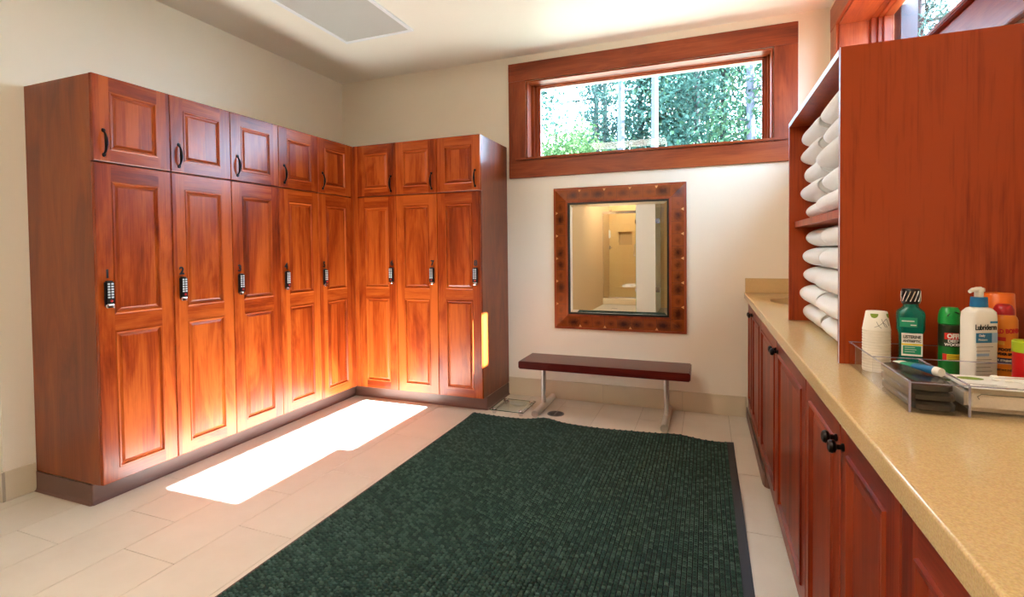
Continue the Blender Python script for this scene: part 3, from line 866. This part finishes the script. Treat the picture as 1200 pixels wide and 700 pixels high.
# ================================================================== TRAY AND TOILETRIES
Z0 = ZK+.0006
def tray():
    t = thing('acrylic_tray', 'clear acrylic organiser tray against the towel tower', 'tray')
    x0, x1, y0, y1, h, p = 3.694, 4.096, 1.236, 1.684, .064, .0035
    one_box('base', 'acrylic', t, x0, x1, y0, y1, Z0, Z0+.004)
    zb = Z0+.0042
    def wall(xa, xb, ya, yb, hh=h, name='wall'):
        w = one_box(name, 'acrylic', t, xa, xb, ya, yb, zb, Z0+hh)
        one_box('rim', 'acrylic_rim', w, xa, xb, ya, yb, Z0+hh+.0001, Z0+hh+.0018)
    wall(x0, x0+p, y0, y1); wall(x1-p, x1, y0, y1)
    wall(x0+p, x1-p, y1-p, y1); wall(x0+p, x1-p, y0, y0+p, .062)
    wall(3.787, 3.787+p, y0+p, 1.478, name='divider'); wall(x0+p, x1-p, 1.478, 1.478+p, name='divider')
    for (xa, ya) in ((x0, y0), (3.787, y0)):
        one_box('corner_post', 'acrylic_rim', t, xa-.0002, xa+p+.0002, ya-.0006, ya-.0001, zb, Z0+h)
    return Z0+.0048
ZB = tray()
def cups():
    t = thing('cup_stack', 'stack of nested white paper cups with a leaf print', 'cups', (3.740, 1.612, ZB))
    n = 16
    for k in range(n):
        z = k*.0072
        b = MB()
        if k < n-1: b.loft([(z, .0300, .0300, 2), (z+.0052, .0305, .0305, 2), (z+.0068, .0318, .0318, 2), (z+.0071, .0300, .0300, 2)], 28)
        else: b.loft([(z, .0308, .0308, 2), (z+.002, .0306, .0306, 2), (z+.046, .0236, .0236, 2), (z+.047, .0228, .0228, 2)], 28)
        b.build('paper_cup', 'cup_paper', t, True)
    top = t.children[-1]; z = (n-1)*.0072
    # sprig print on the uppermost cup
    def on(w, h):
        r = .0308-(.0072)*(h/.046)+.0005; return (r*math.sin(w), -r*math.cos(w), z+h)
    for w0, h0 in ((-.45, .034), (1.05, .034)):
        b = MB(); ar = [(w0+.36*math.cos(PI+PI*k/10), h0+.008+.011*math.sin(PI+PI*k/10)) for k in range(11)]
        for (wa, ha), (wb, hb) in zip(ar, ar[1:]): b.face((on(wa, ha), on(wb, hb), on(wb, h0+.0082), on(wa, h0+.0082)))
        b.build('leaf_print', 'leaf_print', top)
    b = MB()
    for line in ([(-.5, .008), (-.2, .012), (.15, .020), (.5, .030)], [(-.2, .012), (-.35, .022)], [(.15, .020), (.05, .030)], [(.15, .020), (.35, .016), (.5, .009), (.3, .010), (.15, .020)], [(-.2, .012), (.0, .006)], [(.5, .030), (.62, .022), (.75, .012)]):
        b.tube([on(w+.1, h) for w, h in line], .0005, 5)
    b.build('twig_print', 'line_print', top)
cups()
def mouthwash():
    t = thing('mouthwash_bottle', 'green mouthwash bottle with a striped silver cap', 'bottle', (3.815, 1.618, ZB), -.12)
    b = MB(); e = 3.4
    b.loft([(0, .026, .017, e), (.004, .029, .020, e), (.030, .029, .020, e), (.036, .026, .018, e), (.044, .0245, .0175, e), (.098, .0245, .0175, e), (.106, .028, .020, e), (.112, .0295, .021, e),
            (.150, .0295, .021, e), (.158, .027, .020, 3), (.166, .019, .0165, 2.4), (.169, .0165, .0165, 2), (.176, .0165, .0165, 2)], 40)
    b.build('bottle_body', 'liquid_green', t, True)
    c = MB(); c.loft([(.1765, .0185, .0185, 2), (.179, .0195, .0195, 2), (.212, .0195, .0195, 2), (.2145, .018, .018, 2)], 32)
    cap = c.build('cap', 'black_plastic', t, True)
    for k in range(14):
        w = 2*PI*k/14; s = MB()
        s.tube([(.0200*math.cos(w+q*.5), .0200*math.sin(w+q*.5), .183+q*.026) for q in (0, .5, 1)], .0014, 6); s.build('stripe', 'chrome', cap, True)
    lab = one_box('label', 'label_white', t, -.0215, .0215, -.0186, -.0178, .044, .102)
    one_box('label_field', 'label_green', lab, -.0185, .0185, -.0191, -.0187, .049, .070)
    one_box('label_band', 'label_yellow', lab, -.0215, .0215, -.0191, -.0187, .0715, .0755)
    text_on('lettering', 'LISTERINE', .0105, 'black_print', lab, (0, -.0190, .0925), bold=.0003, sx=.78)
    text_on('lettering', 'ANTISEPTIC', .0080, 'black_print', lab, (0, -.0190, .0820), bold=.0002, sx=.86)
    for k in range(3): one_box('text_line', 'label_white', lab, -.015, .006+.003*(k % 2), -.0195, -.0192, .0655-k*.0055, .0665-k*.0055)
    nl = one_box('neck_label', 'label_green', t, -.026, .010, -.0222, -.0213, .118, .142)
    one_box('text_line', 'label_white', nl, -.022, .004, -.0226, -.0223, .132, .1345)
    one_box('text_line', 'label_white', nl, -.004, .008, -.0226, -.0223, .122, .1245)
mouthwash()
def bug_spray():
    t = thing('spray_can', 'green insect spray can with a domed green cap', 'can', (3.892, 1.608, ZB), 0)
    r = .0225
    b = MB(); b.loft([(0, r-.002, r-.002, 2), (.002, r, r, 2), (.004, r, r, 2)], 32); b.build('can_rim', 'satin_steel', t, True)
    b = MB(); b.loft([(.0041, r-.0006, r-.0006, 2), (.128, r-.0006, r-.0006, 2), (.130, r-.003, r-.003, 2)], 32)
    body = b.build('can_body', 'green_can', t, True)
    arc_patch(r-.0006, -PI, PI, .074, .128, 32).build('camouflage_band', 'can_camo', body, True)
    arc_patch(r-.0004, -.9, 1.6, .040, .056, 16, .0004).build('yellow_band', 'label_yellow', body, True)
    arc_patch(r-.0002, -.95, -.55, .040, .056, 8, .0004).build('red_mark', 'label_red', body, True)
    b = MB()
    w0, z0 = -.15, .100
    P = []
    for k in range(22):
        a = 2*PI*k/22; w = w0+.62*math.cos(a); R = r+.0004
        P.append((R*math.sin(w), -R*math.cos(w), z0+.0095*math.sin(a)))
    for k in range(1, 21): b.face((P[0], P[k], P[k+1]))
    # fan triangles lie on chords, so lift the badge a little
    badge = arc_patch(r+.0006, w0-.6, w0+.6, .0925, .1085, 12).build('badge', 'label_red', body, True)
    text_on('lettering', 'OFF!', .0155, 'label_white', body, ((r)*math.sin(w0)*0, -r-.0016, .1005), bend=r+.0012, bold=.0008, sx=.8)
    text_on('lettering', 'DEEP', .010, 'label_white', body, (0, -r-.0010, .0885), bend=r+.0008, bold=.0003)
    text_on('lettering', 'WOODS', .009, 'label_white', body, (0, -r-.0010, .0795), bend=r+.0008, bold=.0003)
    for k in range(3): arc_patch(r-.0002, -.5, 1.2, .043+k*.004, .0442+k*.004, 10, .0006).build('text_line', 'black_print', body)
    b = MB(); b.loft([(.1305, r+.0005, r+.0005, 2), (.150, r, r, 2), (.163, r-.003, r-.004, 2.2), (.170, r-.007, r-.008, 2.2)], 32)
    cap = b.build('cap', 'green_cap', t, True)
    s = MB(); s.tube([(-.012+.024*k/8, -.0205+.0024*math.cos(PI*(k/8-.5)), .150+.010*math.sin(PI*k/8*.8)) for k in range(9)], .0012, 6); s.build('cap_seam', 'black_print', cap, True)
bug_spray()
def lotion():
    t = thing('lotion_bottle', 'white pump lotion bottle with a blue collar', 'bottle', (3.919, 1.532, ZB), .42); t.scale = (1, 1, 1.19)
    e = 4.2
    b = MB(); b.loft([(0, .030, .019, e), (.003, .0325, .021, e), (.130, .0325, .021, e), (.142, .031, .020, e), (.149, .024, .017, 3), (.152, .014, .014, 2)], 40)
    body = b.build('bottle_body', 'white_plastic', t, True)
    b = MB(); b.loft([(.1522, .0165, .0165, 2), (.170, .0155, .0155, 2), (.171, .0145, .0145, 2)], 28); b.build('collar', 'blue_plastic', t, True)
    b = MB(); b.loft([(.1712, .0085, .0085, 2), (.181, .0085, .0085, 2), (.182, .011, .0095, 2.4), (.188, .011, .0095, 2.4), (.189, .009, .008, 2)], 24)
    b.tube([(.004, 0, .1855), (-.012, -.004, .1860), (-.024, -.007, .1855), (-.032, -.009, .1825)], [.0055, .005, .0042, .0036], 12)
    b.build('pump', 'white_plastic', t, True)
    y = -.0214
    text_on('lettering', 'Lubriderm', .0155, 'black_print', body, (-.004, y, .1135), sx=.78, bold=.0001)
    one_box('label_mark', 'label_blue', body, .006, .024, y-.0004, y, .1215, .1255)
    p = one_box('label_field', 'label_blue', body, -.028, .010, y-.0005, y, .084, .103)
    one_box('label_field', 'label_pale_blue', body, .0102, .024, y-.0005, y, .084, .103)
    text_on('lettering', 'Daily', .007, 'label_white', body, (-.014, y-.0006, .098))
    text_on('lettering', 'Moisture', .006, 'label_white', body, (-.012, y-.0006, .090))
    one_box('label_mark', 'label_pale_blue', body, -.026, .004, y-.0004, y, .058, .063)
    for k in range(7): one_box('text_line', 'line_print', body, -.027, (.014, .006, .010, .018, .008, .012, .016)[k], y-.0003, y, .0755-k*.008 if k < 2 else .066-k*.0075, .0763-k*.008 if k < 2 else .0668-k*.0075)
lotion()
def gold_can():
    t = thing('powder_spray', 'golden orange powder spray can with a dark red cap', 'can', (3.987, 1.585, ZB), -.30); t.scale = (1, 1, 1.14)
    r = .0255
    b = MB(); b.loft([(0, r, r, 2), (.128, r, r, 2), (.134, r-.002, r-.002, 2), (.139, r-.006, r-.006, 2)], 36); body = b.build('can_body', 'can_gold', t, True)
    b = MB(); b.loft([(.1392, .0195, .0195, 2), (.150, .0185, .0185, 2), (.158, .015, .015, 2.2), (.161, .010, .010, 2)], 28); b.build('cap', 'cap_red', t, True)
    text_on('lettering', 'GOLD BOND', .0125, 'label_red', body, (0, -r-.001, .106), bend=r+.0008, bold=.0006, tilt=.06, sx=.8)
    for (w, z, s) in ((-.25, .090, .012), (-.25, .082, .009)): arc_patch(r, w-s*26, w+s*26, z-.004, z+.004, 10).build('emblem', 'label_red' if s > .01 else 'label_gold', body, True)
    text_on('lettering', 'FOOT', .008, 'black_print', body, (0, -r-.001, .068), bend=r+.0008, bold=.0003)
    text_on('lettering', 'POWDER SPRAY', .0068, 'black_print', body, (0, -r-.001, .059), bend=r+.0008, bold=.0003)
    arc_patch(r, -1.1, 1.1, .040, .051, 16).build('navy_band', 'label_navy', body, True)
    text_on('lettering', 'MAX STRENGTH', .0058, 'label_white', body, (0, -r-.0016, .0455), bend=r+.0014, bold=.0002)
    text_on('lettering', 'NET WT 7 OZ', .0052, 'black_print', body, (0, -r-.001, .026), bend=r+.0008, bold=.0002)
gold_can()
def orange_can():
    t = thing('sunscreen_can', 'tall can with a wide flat orange cap behind the lotion', 'can', (4.005, 1.648, ZB), 0)
    b = MB(); b.loft([(0, .029, .029, 2), (.148, .029, .029, 2), (.150, .027, .027, 2)], 32); b.build('can_body', 'can_gold', t, True)
    b = MB(); b.loft([(.1505, .0305, .0305, 2), (.203, .0285, .0285, 2), (.205, .027, .027, 2)], 32); b.build('cap', 'orange_plastic', t, True)
orange_can()
def red_can():
    t = thing('shave_can', 'red can with a lime green lid at the right picture edge', 'can', (3.9685, 1.4465, ZB), .25); t.scale = (1, 1, 1.2)
    r = .0245
    b = MB(); b.loft([(0, r, r, 2), (.004, r+.0005, r+.0005, 2), (.010, r, r, 2)], 32); b.build('can_rim', 'lime_plastic', t, True)
    b = MB(); b.loft([(.0102, r-.0005, r-.0005, 2), (.078, r-.0005, r-.0005, 2)], 32); body = b.build('can_body', 'can_red', t, True)
    b = MB(); b.loft([(.0782, r+.0006, r+.0006, 2), (.097, r+.0006, r+.0006, 2), (.099, r-.002, r-.002, 2)], 32); b.build('lid', 'lime_plastic', t, True)
    s = MB(); R = r+.0006
    for k in range(6):
        a = PI*k/6; w0 = -.35
        s.tube([(R*math.sin(w0-.3*math.cos(a)), -R*math.cos(w0-.3*math.cos(a)), .060-.007*math.sin(a)), (R*math.sin(w0+.3*math.cos(a)), -R*math.cos(w0+.3*math.cos(a)), .060+.007*math.sin(a))], .0007, 5)
    s.build('star_print', 'label_white', body)
    text_on('lettering', 'C', .013, 'label_white', body, (-.006, -r-.0004, .034), bend=None)
red_can()
def brush():
    t = thing('hair_brush', 'black hair brush standing behind the red can', 'brush', (4.047, 1.585, ZB))
    b = MB(); b.loft([(0, .026, .012, 2.5), (.01, .030, .014, 2.5), (.085, .028, .013, 2.5), (.105, .016, .010, 2.2), (.13, .0085, .0085, 2), (.175, .0125, .011, 2), (.200, .012, .010, 2), (.208, .006, .006, 2)], 28)
    b.build('handle', 'black_plastic', t, True)
    q = MB()
    for i in range(5):
        for j in range(8): q.tube([(-.018+.009*i, -.0125, .014+.009*j), (-.018+.009*i, -.022, .014+.009*j)], .0009, 5)
    q.build('bristles', 'black_plastic', t)
brush()
def pouches():
    zb = ZB
    for k, (x, y, rz, tl) in enumerate(((3.742, 1.352, .0, .0), (3.7425, 1.358, .006, .12), (3.7415, 1.362, -.006, .16))):
        b = MB(); n = 8
        b.loft([(0, .034, .098, 5), (.004, .0395, .106, 5), (.013, .0395, .106, 5), (.0165, .036, .100, 4), (.0175, .028, .088, 4)], 36)
        o = b.build('black_comb_pouch', 'dark_pouch', None, True, (x, y, zb+k*.0178), rz)
        tag(o, ['glossy black pouch lying lowest at the front of the tray', 'glossy black pouch in the middle of the tray pile', 'glossy black pouch on top of the tray pile'][k], 'pouch', 'black pouches in the tray')
    zt = zb+3*.0178+.011
    t = thing('toothpaste_tube', 'blue and green toothpaste tube with a white cap', 'tube', (3.748, 1.375, zt), .42)
    b = MB(); N = 10                                   # round at the cap, flat at the crimp; axis along local y
    rings = []
    for k in range(N+1):
        y = -.050+.095*k/N; f = k/N; rings.append((y, .0095+.004*f, max(.0095*(1-f)**.7, .0012)))
    def tubepart(name, mat, k0, k1):
        p = MB(); n = 20
        for (y, hx, hz) in rings[k0:k1+1]:
            for j in range(n):
                w = 2*PI*j/n; p.v.append((hx*math.cos(w), y, hz*math.sin(w)))
        m = k1-k0
        for k in range(m):
            for j in range(n): a = k*n+j; c = k*n+(j+1) % n; p.f.append((a, a+n, c+n, c))
        p.f.append(tuple(range(n))); p.f.append(tuple(m*n+j for j in reversed(range(n)))); p.g = [0.]*len(p.f)
        return p.build(name, mat, t, True)
    tubepart('tube_front', 'blue_plastic', 0, 5); tubepart('tube_tail', 'label_green', 5, 8); tubepart('crimp', 'label_white', 8, 10)
    c = MB(); c.tube([(0, -.064, 0), (0, -.0505, 0)], [.0085, .0098], 18); c.build('cap', 'white_plastic', t, True)
    # pack of cotton swabs
    t = thing('swab_pack', 'opened pack of cotton swabs with a printed paper top', 'pack', (3.905, 1.325, ZB), -.04)
    b = MB(); b.box(-.105, .105, -.055, .055, 0, .046, ch=.010); b.build('pack_body', 'swab_paper', t, True)
    lab = one_box('paper_top', 'label_white', t, -.108, .100, -.056, .060, .0464, .0478)
    g = MB(); g.loft([(.0480, .022, .013, 2), (.0484, .022, .013, 2)], 24, (-.070, .030)); g.build('green_oval', 'leaf_print', lab, True)
    for k in range(4): one_box('text_line', 'line_print', lab, -.095+.01*k, -.045+.012*k, -.020-.008*k, -.0185-.008*k, .0479, .0482)
    w = MB(); w.tube([(-.085, -.0558, .026), (-.088, -.0558, .031), (-.082, -.0558, .036), (.085, -.0558, .036)], .0008, 5); w.build('seam', 'line_print', t)
    rnd = random.Random(5)
    for k in range(9):
        a = rnd.uniform(-.35, .35); x = 3.935+rnd.uniform(-.03, .05); y = 1.300+.010*k+rnd.uniform(-.003, .003); dx, dy = .036*math.cos(a), .036*math.sin(a)*.3
        s = thing('cotton_swab', 'loose cotton swab lying on the opened swab pack', 'swab', (x, y, ZB+.0512), 0, 'loose cotton swabs')
        q = MB(); q.tube([(-dx, -dy, 0), (dx, dy, 0)], .0012, 6); q.build('stick', 'label_white', s)
        for e in (-1, 1):
            q = MB(); q.tube([(e*dx*.72, e*dy*.72, .0), (e*dx*.8, e*dy*.8, .0), (e*dx, e*dy, .0), (e*dx*1.08, e*dy*1.08, 0)], [.0013, .0028, .0028, .0012], 8); q.build('cotton_tip', 'cotton', s, True)
pouches()

# ================================================================== CEILING FIXTURES
def fixture(label, x0, x1, y0, y1, lit):
    t = thing('ceiling_light', label, 'light', ((x0+x1)/2, (y0+y1)/2, ZC), 0, 'recessed ceiling light panels')
    hx, hy, f = (x1-x0)/2, (y1-y0)/2, .028
    b = MB()
    b.box(-hx, hx, -hy, -hy+f, -.016, -.0005, ch=.003); b.box(-hx, hx, hy-f, hy, -.016, -.0005, ch=.003)
    b.box(-hx, -hx+f, -hy+f, hy-f, -.016, -.0005, ch=.003); b.box(hx-f, hx, -hy+f, hy-f, -.016, -.0005, ch=.003)
    b.build('frame', 'white_trim', t)
    one_box('diffuser', 'lamp_diffuser' if lit else 'diffuser_off', t, -hx+f, hx-f, -hy+f, hy-f, -.009, -.001)
fixture('unlit ceiling light panel with grey diffuser above the lockers', .70, 1.31, 2.09, 3.315, False)
fixture('lit ceiling light panel over the camera', 1.60, 2.80, .15, .76, True)
fixture('lit ceiling light panel over the shower passage', 1.30, 1.90, -2.9, -1.7, True)

# ================================================================== SHOWER (seen in the mirror)
def shower():
    # tiled surfaces: a wall slab with each tile proud of the joints
    def tiled(name, label, loc, rotz, W, H, x_off=0., z0=0., niche=None):
        tk = .095 if niche else .0065
        s = tag(one_box(name, 'shower_grout', None, 0, W, tk-.0005, tk+.09, z0, H), label, 'wall', kind='structure')
        s.location = loc; s.rotation_euler = (0, 0, rotz)
        tw, th = .61, .305; r = 0; z = z0
        while z < H-.01:
            zt = min(z+th, H); x = -(tw/2 if r % 2 else 0)-x_off
            while x < W-.005:
                a, c = max(x, 0), min(x+tw, W)
                if c-a > .02:
                    q = [(a, c, z, zt)]
                    if niche and a < niche[1] and c > niche[0] and z < niche[3] and zt > niche[2]:
                        n0, n1, m0, m1 = niche; q = []
                        if a < n0: q.append((a, n0, z, zt))
                        if c > n1: q.append((n1, c, z, zt))
                        aa, cc = max(a, n0), min(c, n1)
                        if z < m0: q.append((aa, cc, z, m0))
                        if zt > m1: q.append((aa, cc, m1, zt))
                    for (p0, p1, q0, q1) in q:
                        if p1-p0 > .006 and q1-q0 > .006: one_box('tile', 'shower_tile', s, p0+.001, p1-.001, 0, tk, q0+.001, q1-.001)
                x += tw
            z = zt; r += 1
        return s
    YF, YB = -3.3, -4.1
    tiled('wall_shower_back', 'tan tiled back wall of the shower seen in the mirror', (2.45, YB, 0), PI, 1.75, ZC, .1, niche=(.754, 1.073, 1.34, 1.65))
    tiled('wall_shower_left', 'tan tiled passage wall left of the shower in the mirror', (1.06, -.5, 0), -PI/2, 3.82, ZC)
    tiled('wall_shower_partition', 'tan tiled partition side inside the shower', (2.09, YB, 0), PI/2, 1.0, ZC)
    # end of the partition, white
    simple_wall('wall_partition', 'white painted partition beside the shower in the mirror', 2.191, 2.44, YB, -1.72, 0, ZC, mat='partition_white')
    tag(one_box('wall_partition_face', 'partition_white', None, 2.085, 2.19, YF+.01, -1.72, 0, ZC), 'white painted partition face beside the shower door', 'wall', kind='structure')
    # shower pan and curb
    tag(one_box('shower_curb', 'shower_pan', None, 1.07, 2.085, YF-.07, YF+.06, 0, .135, ch=.01), 'stone curb under the shower door in the mirror', 'curb', kind='structure')
    t = thing('shower_door', 'framed clear glass shower door with chrome rails seen in mirror', 'shower door', (1.135, YF, .137))
    W, H = .93, 1.92
    one_box('pane', 'shower_glass', t, .02, W-.02, -.003, .003, .02, H-.02)
    b = MB(); b.box(0, .03, -.016, .016, 0, H); b.box(W-.03, W, -.016, .016, 0, H); b.box(.03, W-.03, -.016, .016, H-.03, H); b.box(.03, W-.03, -.016, .016, 0, .03); b.build('frame', 'chrome', t)
    b = MB(); b.tube([(W-.075, .018, .98), (W-.075, .05, .985), (W-.075, .05, 1.20), (W-.075, .018, 1.205)], .008, 10); b.build('handle', 'chrome', t, True)
    p = thing('chrome_post_and_rail', 'chrome post and top rail framing the shower door in mirror', 'rail', (.882, YF, .137))
    b = MB(); b.box(.192, .250, -.022, .022, 0, H); b.build('post', 'chrome', p)
    b = MB(); b.box(.225, 1.19, -.016, .016, H+.002, H+.03); b.build('top_rail', 'chrome', p)
    v = thing('shower_valve', 'chrome shower valve on the tan tiles seen in mirror', 'valve', (1.15, YB+.001, 1.28))
    b = MB(); b.tube([(0, 0, 0), (0, .012, 0)], .05, 20); b.build('plate', 'chrome', v, True)
    b = MB(); b.tube([(0, .0, 0), (0, .06, 0), (.0, .06, -.001)], .016, 12); b.tube([(0, .05, 0), (.08, .05, -.01)], .008, 8); b.build('lever', 'chrome', v, True)
    v = thing('soap_dispenser', 'white wall soap dispenser on the shower tiles', 'dispenser', (1.14, YB+.001, 1.50))
    b = MB(); b.box(-.05, .05, .0, .07, .0, .20, ch=.015); b.build('case', 'white_plastic', v, True)
    one_box('push_bar', 'button_grey', v, -.035, .035, .0705, .078, .015, .05)
    v = thing('shower_sprayer', 'chrome shower head above the shower door in the mirror', 'shower fitting', (1.22, YB+.001, 2.16))
    b = MB(); b.tube([(0, 0, 0), (0, .10, .02), (0, .16, -.02)], .010, 10); b.tube([(0, .15, -.012), (0, .19, -.05)], [.018, .045], 18); b.build('arm', 'chrome', v, True)
    v = thing('passage_drain', 'dark slotted drain in the floor before the shower', 'drain', (1.55, -2.45, .0))
    one_box('grate', 'drain_metal', v, -.06, .06, -.03, .03, .0005, .004)
    for k in range(4): one_box('slot', 'dark_gap', v, -.05+.027*k, -.035+.027*k, -.022, .022, .0041, .0046)
    # second stall: hinged clear glass door beside the partition
    g = thing('glass_stall_door', 'clear hinged glass stall door right of the white partition', 'shower door', (2.452, -1.76, .02))
    one_box('pane', 'shower_glass', g, .0, .70, -.004, .004, .0, 2.0)
    one_box('glass_edge', 'tube_clear', g, -.004, -.0005, -.005, .005, .0, 2.0)
    for z in (.40, 1.70):
        one_box('hinge', 'chrome', g, -.010, .06, -.016, .016, z, z+.09)
    d = thing('folded_glass_door', 'clear glass door folded back against the white partition', 'shower door', (2.078, -2.45, .02))
    one_box('pane', 'shower_glass', d, -.004, .004, .0, .70, .0, 2.0)
    one_box('glass_edge', 'tube_clear', d, -.006, .006, .7005, .706, .0, 2.0)
    for z in (.40, 1.70): one_box('hinge', 'chrome', d, -.014, .0065, .62, .69, z, z+.08)
    b = MB(); b.tube([(-.008, .60, 1.08), (-.045, .60, 1.09), (-.045, .60, 1.30), (-.008, .60, 1.31)], .008, 10); b.build('handle', 'chrome', d, True)
    tiled('wall_stall_back', 'tan tiled wall of the second shower stall', (XW, -2.9, 0), PI, XW-2.44, ZC)
    tag(one_box('wall_rear_shell', 'paint', None, -1.2, XW+TH, -5.0, -4.45, ZF, ZC), 'outer wall behind the showers', 'wall', kind='structure')
    fixture('lit ceiling light panel inside the shower', 1.35, 1.95, -4.1, -3.55, True)
shower()

# ================================================================== OUTDOORS
tag(one_box('ground', 'grass', None, -40, 60, -30, 70, -1.6, -1.3), 'grassy ground outside the windows', 'ground', kind='structure')
def ray(dx, y):           # world x at depth y along a view direction
    return CX+dx*(y-CY)
def tree(name, label, x, y, r, bark, leaf, zlo, zhi, spread, n, lsz, h=11., lean=0., fork=False, seed=1, side=0., needle=False, dens=1.9):
    t = thing(name, label, 'tree', (x, y, -1.3), 0, 'trees outside the windows')
    rnd = random.Random(seed); b = MB(); K = 12
    pts = [(lean*(k/K)*h+.10*r*math.sin(k*1.3+seed), .1*math.sin(k*.9+seed)*r, h*k/K) for k in range(K+1)]
    b.tube(pts, [max(r*(1-.55*k/K), .01) for k in range(K+1)], 10)
    trunk = b.build('trunk', bark, t, True)
    br = MB(); tips = []
    nb = 26 if needle else 16
    for k in range(nb):
        z = zlo+(zhi-zlo)*(k+rnd.random())/nb; a = rnd.uniform(0, 6.28); L = spread*rnd.uniform(.55, 1.05)*(1-.3*(z-zlo)/(zhi-zlo))
        up = rnd.uniform(-.05, .25) if needle else rnd.uniform(.15, .7)
        x0 = lean*z; p0 = Vector((x0, 0, z)); q = [p0]
        for s in range(1, 5):
            q.append(p0+Vector((math.cos(a+.12*s)*L*s/4, math.sin(a+.12*s)*L*s/4, up*L*s/4+.05*rnd.uniform(-1, 1))))
        br.tube(q, [r*.30, r*.22, r*.15, r*.1, .006], 6); tips += q[1:]
    if fork:
        br.tube([(lean*2.6, 0, 2.6+1), (-.35, .1, 4.6), (-.55, .1, 6.0), (-.6, .1, 8)], [r*.7, r*.6, r*.5, r*.3], 8)
    br.build('branches', bark, t, True)
    f = MB()
    for k in range(int(n*dens)):
        c = rnd.choice(tips); g = .32*spread*(.55 if needle else 1.0)
        p = Vector((c.x+rnd.gauss(0, g)+side*.0, c.y+rnd.gauss(0, g), c.z+rnd.gauss(0, g*(.35 if needle else .75))))
        u = Vector((rnd.gauss(0, 1), rnd.gauss(0, 1), rnd.gauss(0, 1))).normalized(); w = u.orthogonal().normalized()
        s = .72*lsz*rnd.uniform(.6, 1.3); s2 = s*(.22 if needle else .55)
        i = len(f.v); f.v += [tuple(p-u*s), tuple(p+w*s2), tuple(p+u*s), tuple(p-w*s2)]; f.f.append((i, i+1, i+2, i+3))
    f.g = [0.]*len(f.f)
    o = f.build('foliage', leaf, t); o['kind'] = 'stuff'
    return t
def outdoors():
    A = lambda dx, y: (ray(dx, y), y)
    tree('conifer_tree', 'thin grey pine left of the pale trunks through the high window', *A(-.2018, 15), .10, 'bark_grey', 'needle', 3.2, 9, 1.4, 4200, .10, seed=2, needle=True)
    tree('conifer_tree', 'dark slim pine trunk beside the thin grey pine', *A(-.1849, 18), .11, 'bark_grey', 'needle', 3.5, 10, 1.2, 2800, .10, seed=3, needle=True)
    tree('birch_tree', 'straight pale trunk in the middle of the high window view', *A(-.1534, 12), .11, 'bark_pale', 'leaf_teal', 6.2, 10, 1.0, 500, .10, seed=4)
    tree('maple_tree', 'leafy tree with a forked dark trunk between pale trunks', *A(-.118, 16), .12, 'bark_grey', 'leaf_teal', 3.6, 9.5, 1.5, 4200, .10, seed=5, fork=True)
    tree('birch_tree', 'straight pale trunk right of the forked tree', *A(-.0909, 11), .095, 'bark_pale', 'leaf_green', 6.3, 10, 1.0, 500, .10, seed=6)
    tree('maple_tree', 'broad green leafy tree behind the right half of the high window', *A(-.045, 17), .14, 'bark_grey', 'leaf_green', 3.4, 10, 1.9, 6000, .11, seed=7)
    tree('maple_tree', 'slim grey trunked tree centred in the right half of the high window', *A(-.0148, 14), .09, 'bark_grey', 'leaf_teal', 4.0, 9, 1.1, 2200, .10, seed=8)
    tree('maple_tree', 'teal leafy tree near the right end of the high window', *A(.030, 16), .12, 'bark_grey', 'leaf_teal', 3.4, 10, 1.7, 5200, .11, seed=9)
    tree('birch_tree', 'leaning pale trunk at the right end of the high window', *A(.084, 12.5), .12, 'bark_pale', 'leaf_green', 4.5, 10, 1.1, 1500, .10, lean=-.02, seed=10)
    tree('shrub_tree', 'low bright green shrub at the lower left of the high window', *A(-.285, 13), .07, 'bark_grey', 'leaf_light', 3.6, 5.0, 1.2, 4200, .08, h=5.6, seed=11)
    tree('shrub_tree', 'low pale green undergrowth tree below the pines', *A(-.20, 20), .07, 'bark_grey', 'leaf_light', 4.2, 6.4, 1.9, 5200, .10, h=7, seed=12)
    tree('maple_tree', 'sparse twig tree at the upper left of the high window', *A(-.325, 12), .07, 'bark_grey', 'leaf_teal', 5.4, 8, .9, 700, .09, seed=13)
    tree('conifer_tree', 'grey trunked fir seen through the side window', *A(.3195, 13), .16, 'bark_grey', 'needle', 3.2, 10, 1.7, 9000, .13, seed=14, needle=True)
    tree('conifer_tree', 'second fir behind the side window, further right', *A(.39, 16), .15, 'bark_grey', 'needle', 3.6, 11, 1.8, 8000, .13, seed=15, needle=True)
    tree('shrub_tree', 'bright green leafy tree low behind the side window', *A(.345, 11), .07, 'bark_grey', 'leaf_light', 3.2, 5.0, .7, 900, .08, h=6, seed=16)
    # unseen trees added to screen the low sky, short enough to pass the sun
    where = ['straight beyond the towel tower', 'beside the nearest vanity cabinet', 'behind the camera', 'far behind the camera', 'level with the bench', 'beyond the back wall corner', 'at the far end of the row']
    for k, (yy, xx) in enumerate(((2.6, 19), (.2, 18), (-2.6, 19.5), (-5.4, 18.5), (5.0, 18.2), (7.6, 19.6), (10.4, 18.4))):
        tree('maple_tree', 'unseen broad leafy tree added outside the side window as a sky screen, '+where[k], xx, yy, .16, 'bark_grey', 'leaf_green', 1.6, 8.6, 2.3, 3600, .26, h=8.8, seed=30+k, dens=2.0)
outdoors()
